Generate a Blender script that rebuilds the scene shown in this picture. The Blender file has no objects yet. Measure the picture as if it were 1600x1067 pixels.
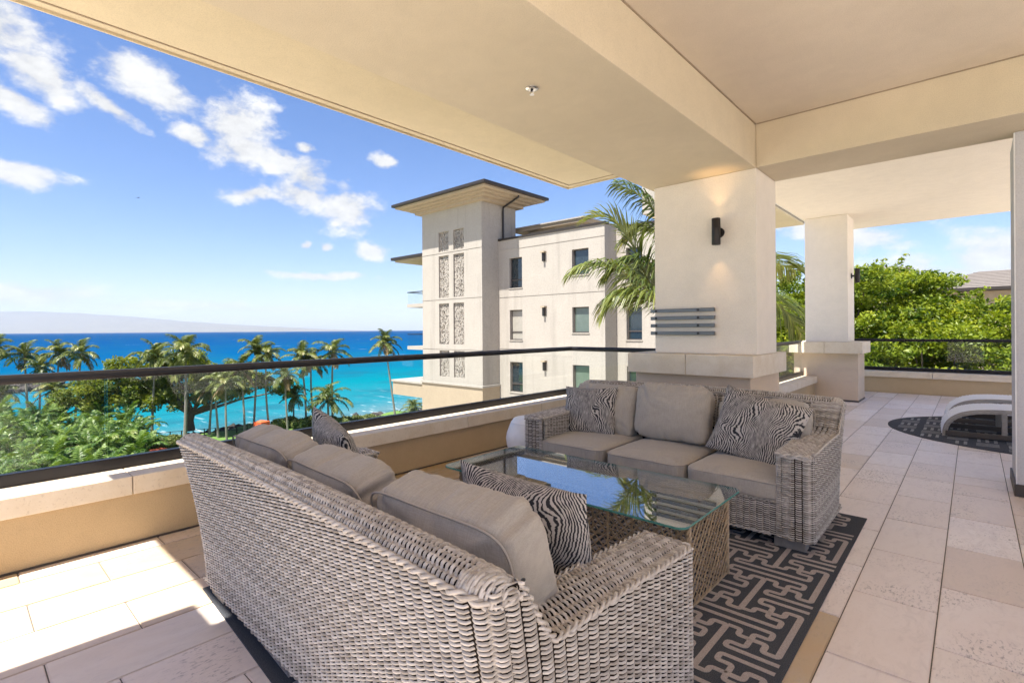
import bpy, bmesh, math, random
import numpy as np
from mathutils import Vector, Matrix, Euler, noise as mnoise

# ------------------------------------------------------------------ camera, sky, sun, exposure
scn = bpy.context.scene
COL = scn.collection
YAW, ROLL, EYE = 0.73485, 0.0071324, 1.4
cam_d = bpy.data.cameras.new('camera')
cam_d.sensor_width = 36.0
cam_d.lens = 36.0 * 797.27 / 1600.0
cam_d.shift_y = -18.44 / 1600.0
cam_d.clip_start = 0.05
cam_d.clip_end = 90000.0
cam = bpy.data.objects.new('camera', cam_d)
COL.objects.link(cam)
cam.location = (0, 0, EYE)
cam.rotation_euler = (Matrix.Rotation(YAW, 3, 'Z') @ Matrix.Rotation(math.pi / 2, 3, 'X') @ Matrix.Rotation(-ROLL, 3, 'Z')).to_euler()
scn.camera = cam

SUN_TRAVEL = Vector((0.018, 0.49, -1.0)).normalized()
SUN_ELEV = math.asin(-SUN_TRAVEL.z)
sun_d = bpy.data.lights.new('sun', 'SUN')
sun_d.energy = 5.0
sun_d.angle = math.radians(0.53)
sun_d.color = (1.0, 0.95, 0.87)
sun = bpy.data.objects.new('sun', sun_d)
sun.rotation_euler = SUN_TRAVEL.to_track_quat('-Z', 'Y').to_euler()
sun.location = (0, -20, 40)
COL.objects.link(sun)

world = bpy.data.worlds.new('World')
scn.world = world
world.use_nodes = True
SKY_STRENGTH = 0.073
SKY_TINT = (0.94, 0.885, 1.03, 1)
CLOUD_STRENGTH = 0.40

def build_world():
    nt = world.node_tree
    nt.nodes.clear()
    N, L = nt.nodes.new, nt.links.new
    out = N('ShaderNodeOutputWorld')
    sky = N('ShaderNodeTexSky')
    sky.sky_type = 'NISHITA'
    sky.sun_disc = False
    sky.sun_elevation = SUN_ELEV
    sky.sun_rotation = math.radians(180)
    sky.altitude = 20
    sky.air_density = 1.0
    sky.dust_density = 0.6
    sky.ozone_density = 1.6
    tint = N('ShaderNodeMix'); tint.data_type = 'RGBA'; tint.blend_type = 'MULTIPLY'
    tint.inputs['Factor'].default_value = 1.0
    tint.inputs[7].default_value = SKY_TINT
    hs_ = N('ShaderNodeHueSaturation'); hs_.inputs['Saturation'].default_value = 1.20
    L(sky.outputs[0], hs_.inputs['Color']); L(hs_.outputs[0], tint.inputs[6])
    bg = N('ShaderNodeBackground'); bg.inputs['Strength'].default_value = SKY_STRENGTH
    L(tint.outputs[2], bg.inputs['Color'])
    # cumulus clouds: soft ellipses round chosen directions, broken up by noise
    tc = N('ShaderNodeTexCoord')
    wn = N('ShaderNodeTexNoise'); wn.inputs['Scale'].default_value = 9.0; wn.inputs['Detail'].default_value = 5.0
    L(tc.outputs['Generated'], wn.inputs['Vector'])
    sub = N('ShaderNodeVectorMath'); sub.operation = 'SUBTRACT'; sub.inputs[1].default_value = (0.5, 0.5, 0.5)
    L(wn.outputs['Color'], sub.inputs[0])
    sc = N('ShaderNodeVectorMath'); sc.operation = 'SCALE'; sc.inputs['Scale'].default_value = 0.045
    L(sub.outputs[0], sc.inputs[0])
    add = N('ShaderNodeVectorMath'); add.operation = 'ADD'
    L(tc.outputs['Generated'], add.inputs[0]); L(sc.outputs[0], add.inputs[1])
    clouds = [  # direction, half width, half height, tilt
        ((-0.908, 0.035, 0.385), .075, .050, -.6), ((-0.930, 0.085, 0.345), .050, .030, -.5), ((-0.950, 0.060, 0.305), .060, .016, -.3),
        ((-0.908, 0.205, 0.367), .068, .034, -.35), ((-0.902, 0.262, 0.308), .035, .018, .1), 
        ((-0.889, 0.318, 0.336), .054, .048, .4), ((-0.893, 0.330, 0.298), .064, .030, -.1), ((-0.874, 0.378, 0.285), .054, .029, -.3),
        ((-0.895, 0.345, 0.228), .045, .016, .0), ((-0.864, 0.420, 0.262), .044, .044, .4), ((-0.870, 0.415, 0.234), .062, .026, .0),
        ((-0.840, 0.485, 0.220), .068, .036, -.1), ((-0.973, 0.067, 0.221), .055, .022, -.1),
        ((-0.887, 0.434, 0.156), .014, .010, 0), ((-0.869, 0.468, 0.157), .014, .010, 0),
        ((-0.832, 0.534, 0.149), .028, .018, -.2), ((-0.790, 0.530, 0.310), .028, .012, 0),
        ((-0.854, 0.414, 0.317), .018, .010, 0), ((-0.931, 0.155, 0.329), .05, .012, -.6),
        ((-0.992, 0.060, 0.056), .11, .018, 0), ((-0.972, 0.230, 0.047), .08, .010, 0),
        ((-0.920, 0.391, 0.038), .08, .008, 0), ((-0.955, 0.290, 0.042), .08, .009, 0), ((-0.88, 0.47, 0.10), .09, .007, 0),
        ((0.030, 0.990, 0.088), .085, .055, 0), ((-0.055, 0.990, 0.070), .10, .040, 0), ((0.10, 0.99, 0.10), .08, .06, 0),
        ((-0.16, 0.97, 0.15), .10, .02, -.2),
        ((0.75, 0.55, 0.30), .10, .06, 0), ((0.92, -0.1, 0.28), .12, .06, 0), ((0.55, -0.75, 0.35), .10, .06, 0),
        ((-0.45, -0.80, 0.32), .12, .06, 0), ((-0.86, -0.42, 0.30), .09, .05, 0), ((0.1, -0.9, 0.25), .10, .05, 0),
        ((-0.35, 0.45, 0.80), .10, .06, 0), ((0.4, 0.3, 0.85), .12, .06, 0)]
    last = None
    for c, a, b, tilt in clouds:
        c = Vector(c).normalized()
        r = c.cross(Vector((0, 0, 1))).normalized()
        t = r.cross(c).normalized()
        r, t = r * math.cos(tilt) + t * math.sin(tilt), t * math.cos(tilt) - r * math.sin(tilt)
        m = N('ShaderNodeMapping'); m.vector_type = 'TEXTURE'
        R = Matrix((r, t, r.cross(t))).transposed()
        m.inputs['Location'].default_value = c
        m.inputs['Rotation'].default_value = R.to_euler()
        m.inputs['Scale'].default_value = (a * 1.06, b * 1.10, 0.4)
        L(add.outputs[0], m.inputs['Vector'])
        ln = N('ShaderNodeVectorMath'); ln.operation = 'LENGTH'
        L(m.outputs[0], ln.inputs[0])
        if last is None:
            last = ln.outputs['Value']
        else:
            mn = N('ShaderNodeMath'); mn.operation = 'MINIMUM'
            L(last, mn.inputs[0]); L(ln.outputs['Value'], mn.inputs[1])
            last = mn.outputs[0]
    mp = N('ShaderNodeMapping'); mp.inputs['Scale'].default_value = (1, 1, 1.7)
    L(tc.outputs['Generated'], mp.inputs['Vector'])
    fb = N('ShaderNodeTexNoise'); fb.inputs['Scale'].default_value = 15.0; fb.inputs['Detail'].default_value = 8.0
    fb.inputs['Roughness'].default_value = 0.62
    L(mp.outputs[0], fb.inputs['Vector'])
    nm = N('ShaderNodeMath'); nm.operation = 'MULTIPLY_ADD'; nm.inputs[1].default_value = 3.0; nm.inputs[2].default_value = -0.62
    L(fb.outputs['Fac'], nm.inputs[0])
    df = N('ShaderNodeMath'); df.operation = 'SUBTRACT'
    L(nm.outputs[0], df.inputs[0]); L(last, df.inputs[1])
    mr = N('ShaderNodeMapRange'); mr.interpolation_type = 'SMOOTHSTEP'
    mr.inputs['From Min'].default_value = -0.28; mr.inputs['From Max'].default_value = 0.55
    L(df.outputs[0], mr.inputs['Value'])
    ramp = N('ShaderNodeMapRange'); ramp.inputs['From Min'].default_value = 0.3; ramp.inputs['From Max'].default_value = 0.7
    ramp.inputs['To Min'].default_value = 0.66; ramp.inputs['To Max'].default_value = 1.05
    L(fb.outputs['Fac'], ramp.inputs['Value'])
    cb = N('ShaderNodeBackground'); cb.inputs['Color'].default_value = (1.0, 1.0, 1.0, 1)
    cs = N('ShaderNodeMath'); cs.operation = 'MULTIPLY'; cs.inputs[1].default_value = CLOUD_STRENGTH
    L(ramp.outputs[0], cs.inputs[0]); L(cs.outputs[0], cb.inputs['Strength'])
    mx = N('ShaderNodeMixShader')
    L(mr.outputs[0], mx.inputs['Fac']); L(bg.outputs[0], mx.inputs[1]); L(cb.outputs[0], mx.inputs[2])
    L(mx.outputs[0], out.inputs['Surface'])
build_world()
world.cycles.sampling_method = 'MANUAL'
world.cycles.sample_map_resolution = 256

vs = scn.view_settings
scn.display_settings.display_device = 'sRGB'
vs.view_transform = 'Standard'
vs.look = 'None'
vs.exposure = 1.42
vs.gamma = 1.0
vs.use_curve_mapping = False
scn.render.engine = 'CYCLES'
cy = scn.cycles
cy.use_denoising = True
cy.denoiser = 'OPENIMAGEDENOISE'
cy.max_bounces = 10
cy.diffuse_bounces = 7
cy.glossy_bounces = 4
cy.transmission_bounces = 6
cy.transparent_max_bounces = 24
cy.volume_bounces = 0
cy.sample_clamp_indirect = 6.0
cy.caustics_reflective = False
cy.caustics_refractive = False

# ------------------------------------------------------------------ helpers
rng = np.random.default_rng(7)
random.seed(7)

def tag(o, label=None, cat=None, group=None, kind=None):
    if label: o['label'] = label
    if cat: o['category'] = cat
    if group: o['group'] = group
    if kind: o['kind'] = kind
    return o

def empty(name, loc=(0, 0, 0), rz=0.0, label=None, cat=None, group=None, kind=None):
    o = bpy.data.objects.new(name, None)
    o.empty_display_size = 0.1
    o.location = loc
    o.rotation_euler = (0, 0, rz)
    COL.objects.link(o)
    return tag(o, label, cat, group, kind)

def link(name, me, mat=None, parent=None, loc=None, rot=None, scale=None):
    o = bpy.data.objects.new(name, me)
    COL.objects.link(o)
    if mat is not None and len(me.materials) == 0:
        for m in (mat if isinstance(mat, (list, tuple)) else [mat]):
            me.materials.append(m)
    if parent is not None: o.parent = parent
    if loc is not None: o.location = loc
    if rot is not None: o.rotation_euler = rot
    if scale is not None: o.scale = scale
    return o

def copy_tree(o, parent=None):
    c = o.copy()
    COL.objects.link(c)
    c.parent = parent
    for ch in list(o.children):
        copy_tree(ch, c)
    return c

def np_mesh(name, V, F, smooth=False, tint=None, mats=None, mat_idx=None):
    V = np.asarray(V, dtype=np.float32).reshape(-1, 3)
    F = np.asarray(F, dtype=np.int32)
    k = F.shape[1]
    me = bpy.data.meshes.new(name)
    me.vertices.add(len(V)); me.vertices.foreach_set('co', V.ravel())
    me.loops.add(F.size); me.loops.foreach_set('vertex_index', F.ravel())
    me.polygons.add(len(F))
    me.polygons.foreach_set('loop_start', np.arange(0, F.size, k, dtype=np.int32))
    try:
        me.polygons.foreach_set('loop_total', np.full(len(F), k, dtype=np.int32))
    except Exception:
        pass
    me.update(calc_edges=True)
    me.polygons.foreach_set('use_smooth', np.full(len(F), smooth, dtype=bool))
    if tint is not None:
        a = me.attributes.new('tint', 'FLOAT', 'POINT')
        a.data.foreach_set('value', np.asarray(tint, dtype=np.float32))
    if mats:
        for m in mats: me.materials.append(m)
    if mat_idx is not None:
        me.polygons.foreach_set('material_index', np.asarray(mat_idx, dtype=np.int32))
    me.validate()
    return me

class MB:
    """collects boxes, tubes and sheets into one mesh"""
    def __init__(s): s.V = []; s.F = []; s.n = 0
    def add(s, V, F):
        V = [tuple(v) for v in V]
        s.V += V
        s.F += [tuple(i + s.n for i in f) for f in F]
        s.n += len(V)
        return s
    def box(s, x0, x1, y0, y1, z0, z1):
        V = [(x0, y0, z0), (x1, y0, z0), (x1, y1, z0), (x0, y1, z0), (x0, y0, z1), (x1, y0, z1), (x1, y1, z1), (x0, y1, z1)]
        return s.add(V, [(0, 3, 2, 1), (4, 5, 6, 7), (0, 1, 5, 4), (1, 2, 6, 5), (2, 3, 7, 6), (3, 0, 4, 7)])
    def quad(s, a, b, c, d): return s.add([a, b, c, d], [(0, 1, 2, 3)])
    def tube(s, pts, rad, n=8, cap=True):
        pts = [Vector(p) for p in pts]
        m = len(pts)
        rads = rad if isinstance(rad, (list, tuple)) else [rad] * m
        V = []; F = []
        up = None
        for i, p in enumerate(pts):
            t = (pts[min(i + 1, m - 1)] - pts[max(i - 1, 0)]).normalized()
            if up is None:
                up = Vector((0, 0, 1)) if abs(t.z) < .9 else Vector((1, 0, 0))
            a = t.cross(up)
            if a.length < 1e-5: a = t.cross(Vector((0, 1, 0)))
            a.normalize(); b = a.cross(t).normalized(); up = b
            for j in range(n):
                th = 2 * math.pi * j / n
                V.append(p + (a * math.cos(th) + b * math.sin(th)) * rads[i])
        for i in range(m - 1):
            for j in range(n):
                F.append((i * n + j, i * n + (j + 1) % n, (i + 1) * n + (j + 1) % n, (i + 1) * n + j))
        if cap:
            F.append(tuple(range(n - 1, -1, -1))); F.append(tuple(range((m - 1) * n, m * n)))
        return s.add(V, F)
    def prism(s, outline, z0, z1):
        n = len(outline)
        V = [(x, y, z0) for x, y in outline] + [(x, y, z1) for x, y in outline]
        F = [tuple(range(n - 1, -1, -1)), tuple(range(n, 2 * n))] + [(i, (i + 1) % n, n + (i + 1) % n, n + i) for i in range(n)]
        return s.add(V, F)
    def lathe(s, prof, n=24, c=(0, 0, 0)):
        V = []; F = []
        for r, z in prof:
            for j in range(n):
                th = 2 * math.pi * j / n
                V.append((c[0] + r * math.cos(th), c[1] + r * math.sin(th), c[2] + z))
        m = len(prof)
        for i in range(m - 1):
            for j in range(n):
                F.append((i * n + j, i * n + (j + 1) % n, (i + 1) * n + (j + 1) % n, (i + 1) * n + j))
        F.append(tuple(range(n - 1, -1, -1))); F.append(tuple(range((m - 1) * n, m * n)))
        return s.add(V, F)
    def mesh(s, name, smooth=False, bevel=0.0, seg=2):
        me = bpy.data.meshes.new(name)
        me.from_pydata(s.V, [], s.F)
        if bevel > 0:
            bm = bmesh.new(); bm.from_mesh(me)
            bmesh.ops.remove_doubles(bm, verts=bm.verts, dist=1e-6)
            es = [e for e in bm.edges if e.is_manifold and e.calc_face_angle(0) > 0.6]
            bmesh.ops.bevel(bm, geom=es, offset=bevel, segments=seg, profile=0.6, affect='EDGES')
            bm.normal_update(); bm.to_mesh(me); bm.free()
        if smooth:
            me.polygons.foreach_set('use_smooth', np.ones(len(me.polygons), dtype=bool))
            try:
                me.set_sharp_from_angle(angle=math.radians(40))
            except Exception:
                pass
        me.update()
        return me
    def build(s, name, mat, parent=None, smooth=False, bevel=0.0, loc=None, rot=None, seg=2):
        return link(name, s.mesh(name, smooth, bevel, seg), mat, parent, loc, rot)

# ------------------------------------------------------------------ materials
def new_mat(name):
    m = bpy.data.materials.new(name)
    m.use_nodes = True
    nt = m.node_tree
    b = nt.nodes['Principled BSDF']
    return m, nt, b, nt.nodes.new, nt.links.new

def coord(nt, scale=(1, 1, 1), kind='Object', loc=(0, 0, 0), rot=(0, 0, 0)):
    tc = nt.nodes.new('ShaderNodeTexCoord')
    mp = nt.nodes.new('ShaderNodeMapping')
    mp.inputs['Scale'].default_value = scale
    mp.inputs['Location'].default_value = loc
    mp.inputs['Rotation'].default_value = rot
    nt.links.new(tc.outputs[kind], mp.inputs['Vector'])
    return mp.outputs[0]

def gcoord(nt, scale=(1, 1, 1), rot=(0, 0, 0)):
    g = nt.nodes.new('ShaderNodeNewGeometry')
    mp = nt.nodes.new('ShaderNodeMapping')
    mp.inputs['Scale'].default_value = scale
    mp.inputs['Rotation'].default_value = rot
    nt.links.new(g.outputs['Position'], mp.inputs['Vector'])
    return mp.outputs[0]

def noise(nt, vec, scale, detail=4.0, rough=0.55, dist=0.0):
    n = nt.nodes.new('ShaderNodeTexNoise')
    n.inputs['Scale'].default_value = scale
    n.inputs['Detail'].default_value = detail
    n.inputs['Roughness'].default_value = rough
    n.inputs['Distortion'].default_value = dist
    nt.links.new(vec, n.inputs['Vector'])
    return n.outputs['Fac']

def ramp(nt, fac, stops):
    r = nt.nodes.new('ShaderNodeValToRGB')
    els = r.color_ramp.elements
    while len(els) < len(stops): els.new(0.5)
    for e, (p, c) in zip(els, stops):
        e.position = p
        e.color = (c, c, c, 1) if isinstance(c, (int, float)) else (*c, 1)
    nt.links.new(fac, r.inputs[0])
    return r.outputs[0]

def mixc(nt, fac, a, b, mode='MIX'):
    m = nt.nodes.new('ShaderNodeMix'); m.data_type = 'RGBA'; m.blend_type = mode
    for sock, v in ((m.inputs[0], fac), (m.inputs[6], a), (m.inputs[7], b)):
        if isinstance(v, (int, float)): sock.default_value = v
        elif isinstance(v, (tuple, list)): sock.default_value = (*v, 1) if len(v) == 3 else v
        else: nt.links.new(v, sock)
    return m.outputs[2]

def math_n(nt, op, a, b=0.0, c=None):
    m = nt.nodes.new('ShaderNodeMath'); m.operation = op
    for i, v in enumerate((a, b, c)):
        if v is None: continue
        if isinstance(v, (int, float)): m.inputs[i].default_value = v
        else: nt.links.new(v, m.inputs[i])
    return m.outputs[0]

def bump(nt, b, h, strength=0.3, dist=0.01):
    n = nt.nodes.new('ShaderNodeBump')
    n.inputs['Strength'].default_value = strength
    n.inputs['Distance'].default_value = dist
    nt.links.new(h, n.inputs['Height'])
    nt.links.new(n.outputs[0], b.inputs['Normal'])

def stucco(name, c, var=0.10, grain=170.0, strength=0.35, streak=0.10):
    m, nt, b, N, L = new_mat(name)
    v = gcoord(nt)
    big = noise(nt, v, 0.9, 4)
    fine = noise(nt, v, grain, 2, 0.6)
    col = mixc(nt, ramp(nt, big, [(0.3, 0.0), (0.7, 1.0)]), tuple(x * (1 - var) for x in c), tuple(min(1, x * (1 + var * .6)) for x in c))
    mid = noise(nt, v, 6.5, 5, 0.6, 0.5)
    col = mixc(nt, math_n(nt, 'MULTIPLY', ramp(nt, mid, [(0.35, 1.0), (0.62, 0.0)]), 0.22), col, tuple(x * 0.80 for x in c))
    strk = noise(nt, gcoord(nt, (2.2, 2.2, .16)), 1.0, 5, 0.6)
    col = mixc(nt, math_n(nt, 'MULTIPLY', ramp(nt, strk, [(0.52, 0.0), (0.72, 1.0)]), streak), col, tuple(x * 0.66 for x in c))
    col = mixc(nt, math_n(nt, 'MULTIPLY', ramp(nt, fine, [(0.35, 1.0), (0.55, 0.0)]), 0.30), col, tuple(x * 0.62 for x in c))
    L(col, b.inputs['Base Color'])
    b.inputs['Roughness'].default_value = 0.9
    b.inputs['Specular IOR Level'].default_value = 0.2
    bump(nt, b, fine, strength, 0.004)
    return m

def plain(name, c, rough=0.5, metal=0.0, nscale=12.0, var=0.12, bstr=0.0, spec=0.5):
    m, nt, b, N, L = new_mat(name)
    v = coord(nt)
    f = noise(nt, v, nscale, 5)
    col = mixc(nt, f, tuple(x * (1 - var) for x in c), tuple(min(1, x * (1 + var)) for x in c))
    L(col, b.inputs['Base Color'])
    b.inputs['Roughness'].default_value = rough
    b.inputs['Metallic'].default_value = metal
    b.inputs['Specular IOR Level'].default_value = spec
    if bstr: bump(nt, b, f, bstr, 0.005)
    return m

def glass_mat(name, tint=(0.97, 1.0, 0.985), ior=1.5, rough=0.0):
    m, nt, b, N, L = new_mat(name)
    nt.nodes.remove(b)
    out = nt.nodes['Material Output']
    g = N('ShaderNodeNewGeometry')
    dt = N('ShaderNodeVectorMath'); dt.operation = 'DOT_PRODUCT'
    L(g.outputs['Normal'], dt.inputs[0]); L(g.outputs['Incoming'], dt.inputs[1])
    c = math_n(nt, 'ABSOLUTE', dt.outputs['Value'])
    f0 = ((ior - 1) / (ior + 1)) ** 2
    k = math_n(nt, 'POWER', math_n(nt, 'SUBTRACT', 1.0, c), 5.0)
    fres = math_n(nt, 'MULTIPLY_ADD', k, 1 - f0, f0)
    tr = N('ShaderNodeBsdfTransparent'); tr.inputs['Color'].default_value = (*tint, 1)
    gl = N('ShaderNodeBsdfGlossy'); gl.inputs['Roughness'].default_value = rough
    mx = N('ShaderNodeMixShader')
    L(fres, mx.inputs[0]); L(tr.outputs[0], mx.inputs[1]); L(gl.outputs[0], mx.inputs[2])
    L(mx.outputs[0], out.inputs['Surface'])
    return m

def leaf_mat(name, dark, light, dry=None, rough=0.5, trans=0.35, vscale=0.8):
    m, nt, b, N, L = new_mat(name)
    v = gcoord(nt)
    big = noise(nt, v, vscale, 3)
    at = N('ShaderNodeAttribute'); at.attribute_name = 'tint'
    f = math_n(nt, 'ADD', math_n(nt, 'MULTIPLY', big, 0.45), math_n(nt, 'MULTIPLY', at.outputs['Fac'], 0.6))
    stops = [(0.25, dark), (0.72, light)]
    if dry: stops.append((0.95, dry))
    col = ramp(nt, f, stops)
    L(col, b.inputs['Base Color'])
    b.inputs['Roughness'].default_value = rough
    b.inputs['Specular IOR Level'].default_value = 0.35
    tl = N('ShaderNodeBsdfTranslucent')
    tcol = mixc(nt, 1.0, col, (1.25, 1.2, 0.5), 'MULTIPLY')
    L(tcol, tl.inputs['Color'])
    mx = N('ShaderNodeMixShader'); mx.inputs[0].default_value = trans
    L(b.outputs[0], mx.inputs[1]); L(tl.outputs[0], mx.inputs[2])
    L(mx.outputs[0], nt.nodes['Material Output'].inputs['Surface'])
    return m

M = {}
M['stucco'] = stucco('stucco_beige', (0.70, 0.57, 0.43))
M['ceiling'] = stucco('stucco_ceiling', (0.74, 0.655, 0.525), 0.05, 150.0, 0.45)
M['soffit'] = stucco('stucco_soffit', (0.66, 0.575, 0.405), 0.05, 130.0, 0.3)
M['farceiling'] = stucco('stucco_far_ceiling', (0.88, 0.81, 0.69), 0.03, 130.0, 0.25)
M['beam'] = stucco('stucco_beam', (0.67, 0.59, 0.44), 0.06, 150.0, 0.45)
M['shadedstucco'] = stucco('stucco_sky_shade', (0.60, 0.60, 0.62), 0.06, 90.0, 0.5)  # column stands in sky-lit shade; that grey cast is put into its colour
M['pillar'] = stucco('stucco_pillar', (0.84, 0.785, 0.70), 0.04, 170.0, 0.4)
M['facade'] = stucco('facade_render', (0.365, 0.335, 0.295), 0.05, 12.0, 0.1, 0.45)
M['facade_base'] = stucco('facade_base', (0.36, 0.292, 0.21), 0.05, 12.0, 0.1)
M['parapet'] = stucco('stucco_parapet', (0.55, 0.42, 0.255), 0.10, 170.0, 0.4)
M['rail'] = plain('rail_bronze', (0.020, 0.018, 0.020), 0.38, 0.5, 20)
M['glass'] = glass_mat('rail_glass', (0.975, 0.99, 0.985), 1.28)
M['tableglass'] = glass_mat('table_glass', (0.96, 0.99, 0.98), 5.4)
M['dark'] = plain('dark_metal', (0.035, 0.032, 0.032), 0.45, 0.6)
M['bronze'] = plain('fascia_bronze', (0.035, 0.028, 0.024), 0.5, 0.3)
M['steel'] = plain('bar_steel', (0.17, 0.18, 0.19), 0.42, 0.7, 25)
M['white'] = plain('white_glaze', (0.80, 0.80, 0.79), 0.3)
M['chrome'] = plain('chrome', (0.75, 0.74, 0.72), 0.2, 1.0)
M['window'] = plain('window_pane', (0.02, 0.03, 0.035), 0.05, 0.0, 3, 0.3, spec=0.9)
M['window_green'] = plain('window_blind', (0.10, 0.13, 0.11), 0.12, 0.0, 3, 0.2, spec=0.8)
M['window_blind'] = plain('window_louvre', (0.30, 0.28, 0.24), 0.18, 0.0, 3, 0.2, spec=0.7)
M['frame'] = plain('window_frame', (0.06, 0.05, 0.045), 0.5)
M['woodfoot'] = plain('foot_wood', (0.25, 0.22, 0.19), 0.6, 0, 30, 0.25)

def stone_mat():
    m, nt, b, N, L = new_mat('cap_stone')
    v = gcoord(nt)
    info = N('ShaderNodeObjectInfo')
    f1 = noise(nt, v, 5, 6, 0.6, 0.6); f2 = noise(nt, v, 60, 3)
    col = ramp(nt, f1, [(0.25, (0.66, 0.56, 0.42)), (0.55, (0.74, 0.66, 0.54)), (0.8, (0.80, 0.73, 0.62))])
    col = mixc(nt, math_n(nt, 'MULTIPLY', info.outputs['Random'], 0.25), col, (0.70, 0.56, 0.38))
    col = mixc(nt, math_n(nt, 'MULTIPLY', ramp(nt, f2, [(0.3, 1.0), (0.42, 0.0)]), 0.35), col, (0.45, 0.37, 0.28))
    L(col, b.inputs['Base Color']); b.inputs['Roughness'].default_value = 0.65
    bump(nt, b, f2, 0.15, 0.004)
    return m
M['stone'] = stone_mat()

def tile_mat():
    m, nt, b, N, L = new_mat('travertine')
    info = N('ShaderNodeObjectInfo')
    off = N('ShaderNodeVectorMath'); off.operation = 'SCALE'; off.inputs['Scale'].default_value = 37.0
    cmb = N('ShaderNodeCombineXYZ')
    for i in range(3): L(info.outputs['Random'], cmb.inputs[i])
    L(cmb.outputs[0], off.inputs[0])
    tc = N('ShaderNodeNewGeometry')
    ad = N('ShaderNodeVectorMath'); L(tc.outputs['Position'], ad.inputs[0]); L(off.outputs[0], ad.inputs[1])
    mp = N('ShaderNodeMapping'); mp.inputs['Scale'].default_value = (2.2, 0.9, 1); L(ad.outputs[0], mp.inputs['Vector'])
    big = noise(nt, mp.outputs[0], 2.2, 5, 0.6, 1.2)
    cloud = noise(nt, ad.outputs[0], 3.2, 4)
    pit = noise(nt, mp.outputs[0], 34, 5, 0.7, 0.4)
    base = ramp(nt, big, [(0.2, (0.78, 0.69, 0.625)), (0.5, (0.86, 0.785, 0.735)), (0.8, (0.90, 0.85, 0.815))])
    # some slabs are honey-coloured; the object colour carries which
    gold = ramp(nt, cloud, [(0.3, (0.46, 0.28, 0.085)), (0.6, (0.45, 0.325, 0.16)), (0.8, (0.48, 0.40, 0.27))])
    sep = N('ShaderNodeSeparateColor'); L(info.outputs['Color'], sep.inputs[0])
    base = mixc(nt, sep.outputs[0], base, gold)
    base = mixc(nt, math_n(nt, 'MULTIPLY', info.outputs['Random'], 0.55), base, (0.72, 0.60, 0.52))
    mask = math_n(nt, 'MULTIPLY', ramp(nt, pit, [(0.36, 1.0), (0.47, 0.0)]), ramp(nt, cloud, [(0.42, 0.05), (0.60, 1.0)]))
    mask = math_n(nt, 'MULTIPLY', mask, sep.outputs[1])
    vein = noise(nt, mp.outputs[0], 6.0, 6, 0.65, 1.6)
    base = mixc(nt, math_n(nt, 'MULTIPLY', ramp(nt, vein, [(0.50, 0.0), (0.68, 1.0)]), 0.26), base, (0.52, 0.45, 0.41))
    base = mixc(nt, math_n(nt, 'MULTIPLY', mask, 0.85), base, (0.24, 0.20, 0.185))
    L(base, b.inputs['Base Color'])
    rr = math_n(nt, 'ADD', math_n(nt, 'MULTIPLY', big, 0.25), 0.26)
    L(rr, b.inputs['Roughness'])
    b.inputs['Specular IOR Level'].default_value = 0.5
    h = math_n(nt, 'SUBTRACT', math_n(nt, 'MULTIPLY', big, 0.3), mask)
    bump(nt, b, h, 0.22, 0.004)
    return m
M['tile'] = tile_mat()
M['grout'] = plain('grout', (0.13, 0.115, 0.10), 0.9, 0, 40)

def wicker_mat(name, dark, light, rough=0.36):
    m, nt, b, N, L = new_mat(name)
    at = N('ShaderNodeAttribute'); at.attribute_name = 'tint'
    v = coord(nt, (6, 6, 60))
    n1 = noise(nt, v, 3.0, 3)
    f = math_n(nt, 'ADD', math_n(nt, 'MULTIPLY', at.outputs['Fac'], 0.42), math_n(nt, 'MULTIPLY', n1, 0.62))
    L(ramp(nt, f, [(0.2, dark), (0.8, light)]), b.inputs['Base Color'])
    b.inputs['Roughness'].default_value = rough
    b.inputs['Specular IOR Level'].default_value = 0.5
    return m
M['wicker'] = wicker_mat('wicker_grey', (0.25, 0.215, 0.175), (0.64, 0.595, 0.54))
M['wicker_gap_shade'] = plain('wicker_gap_shade', (0.020, 0.015, 0.012), 0.9, spec=0.1)  # backing behind the strands; near-black colour stands in for shade in the gaps
M['cane'] = wicker_mat('cane_brown', (0.23, 0.155, 0.085), (0.47, 0.35, 0.215), 0.45)

def linen_mat(name, c):
    m, nt, b, N, L = new_mat(name)
    v = coord(nt)
    big = noise(nt, v, 4, 4)
    w1 = noise(nt, coord(nt, (330, 24, 24)), 1.0, 3)
    w2 = noise(nt, coord(nt, (24, 330, 330)), 1.0, 3)
    th = math_n(nt, 'ADD', math_n(nt, 'MULTIPLY', w1, .5), math_n(nt, 'MULTIPLY', w2, .5))
    col = mixc(nt, big, tuple(x * .86 for x in c), tuple(x * 1.1 for x in c))
    col = mixc(nt, math_n(nt, 'MULTIPLY', ramp(nt, th, [(.4, 1.0), (.6, 0.0)]), .42), col, tuple(x * .62 for x in c))
    L(col, b.inputs['Base Color'])
    b.inputs['Roughness'].default_value = 0.95
    b.inputs['Specular IOR Level'].default_value = 0.1
    b.inputs['Sheen Weight'].default_value = 0.15
    bump(nt, b, th, 0.25, 0.002)
    return m
M['linen'] = linen_mat('linen_taupe', (0.45, 0.408, 0.35))
M['piping'] = plain('cushion_piping', (0.40, 0.355, 0.305), 0.9)

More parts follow.
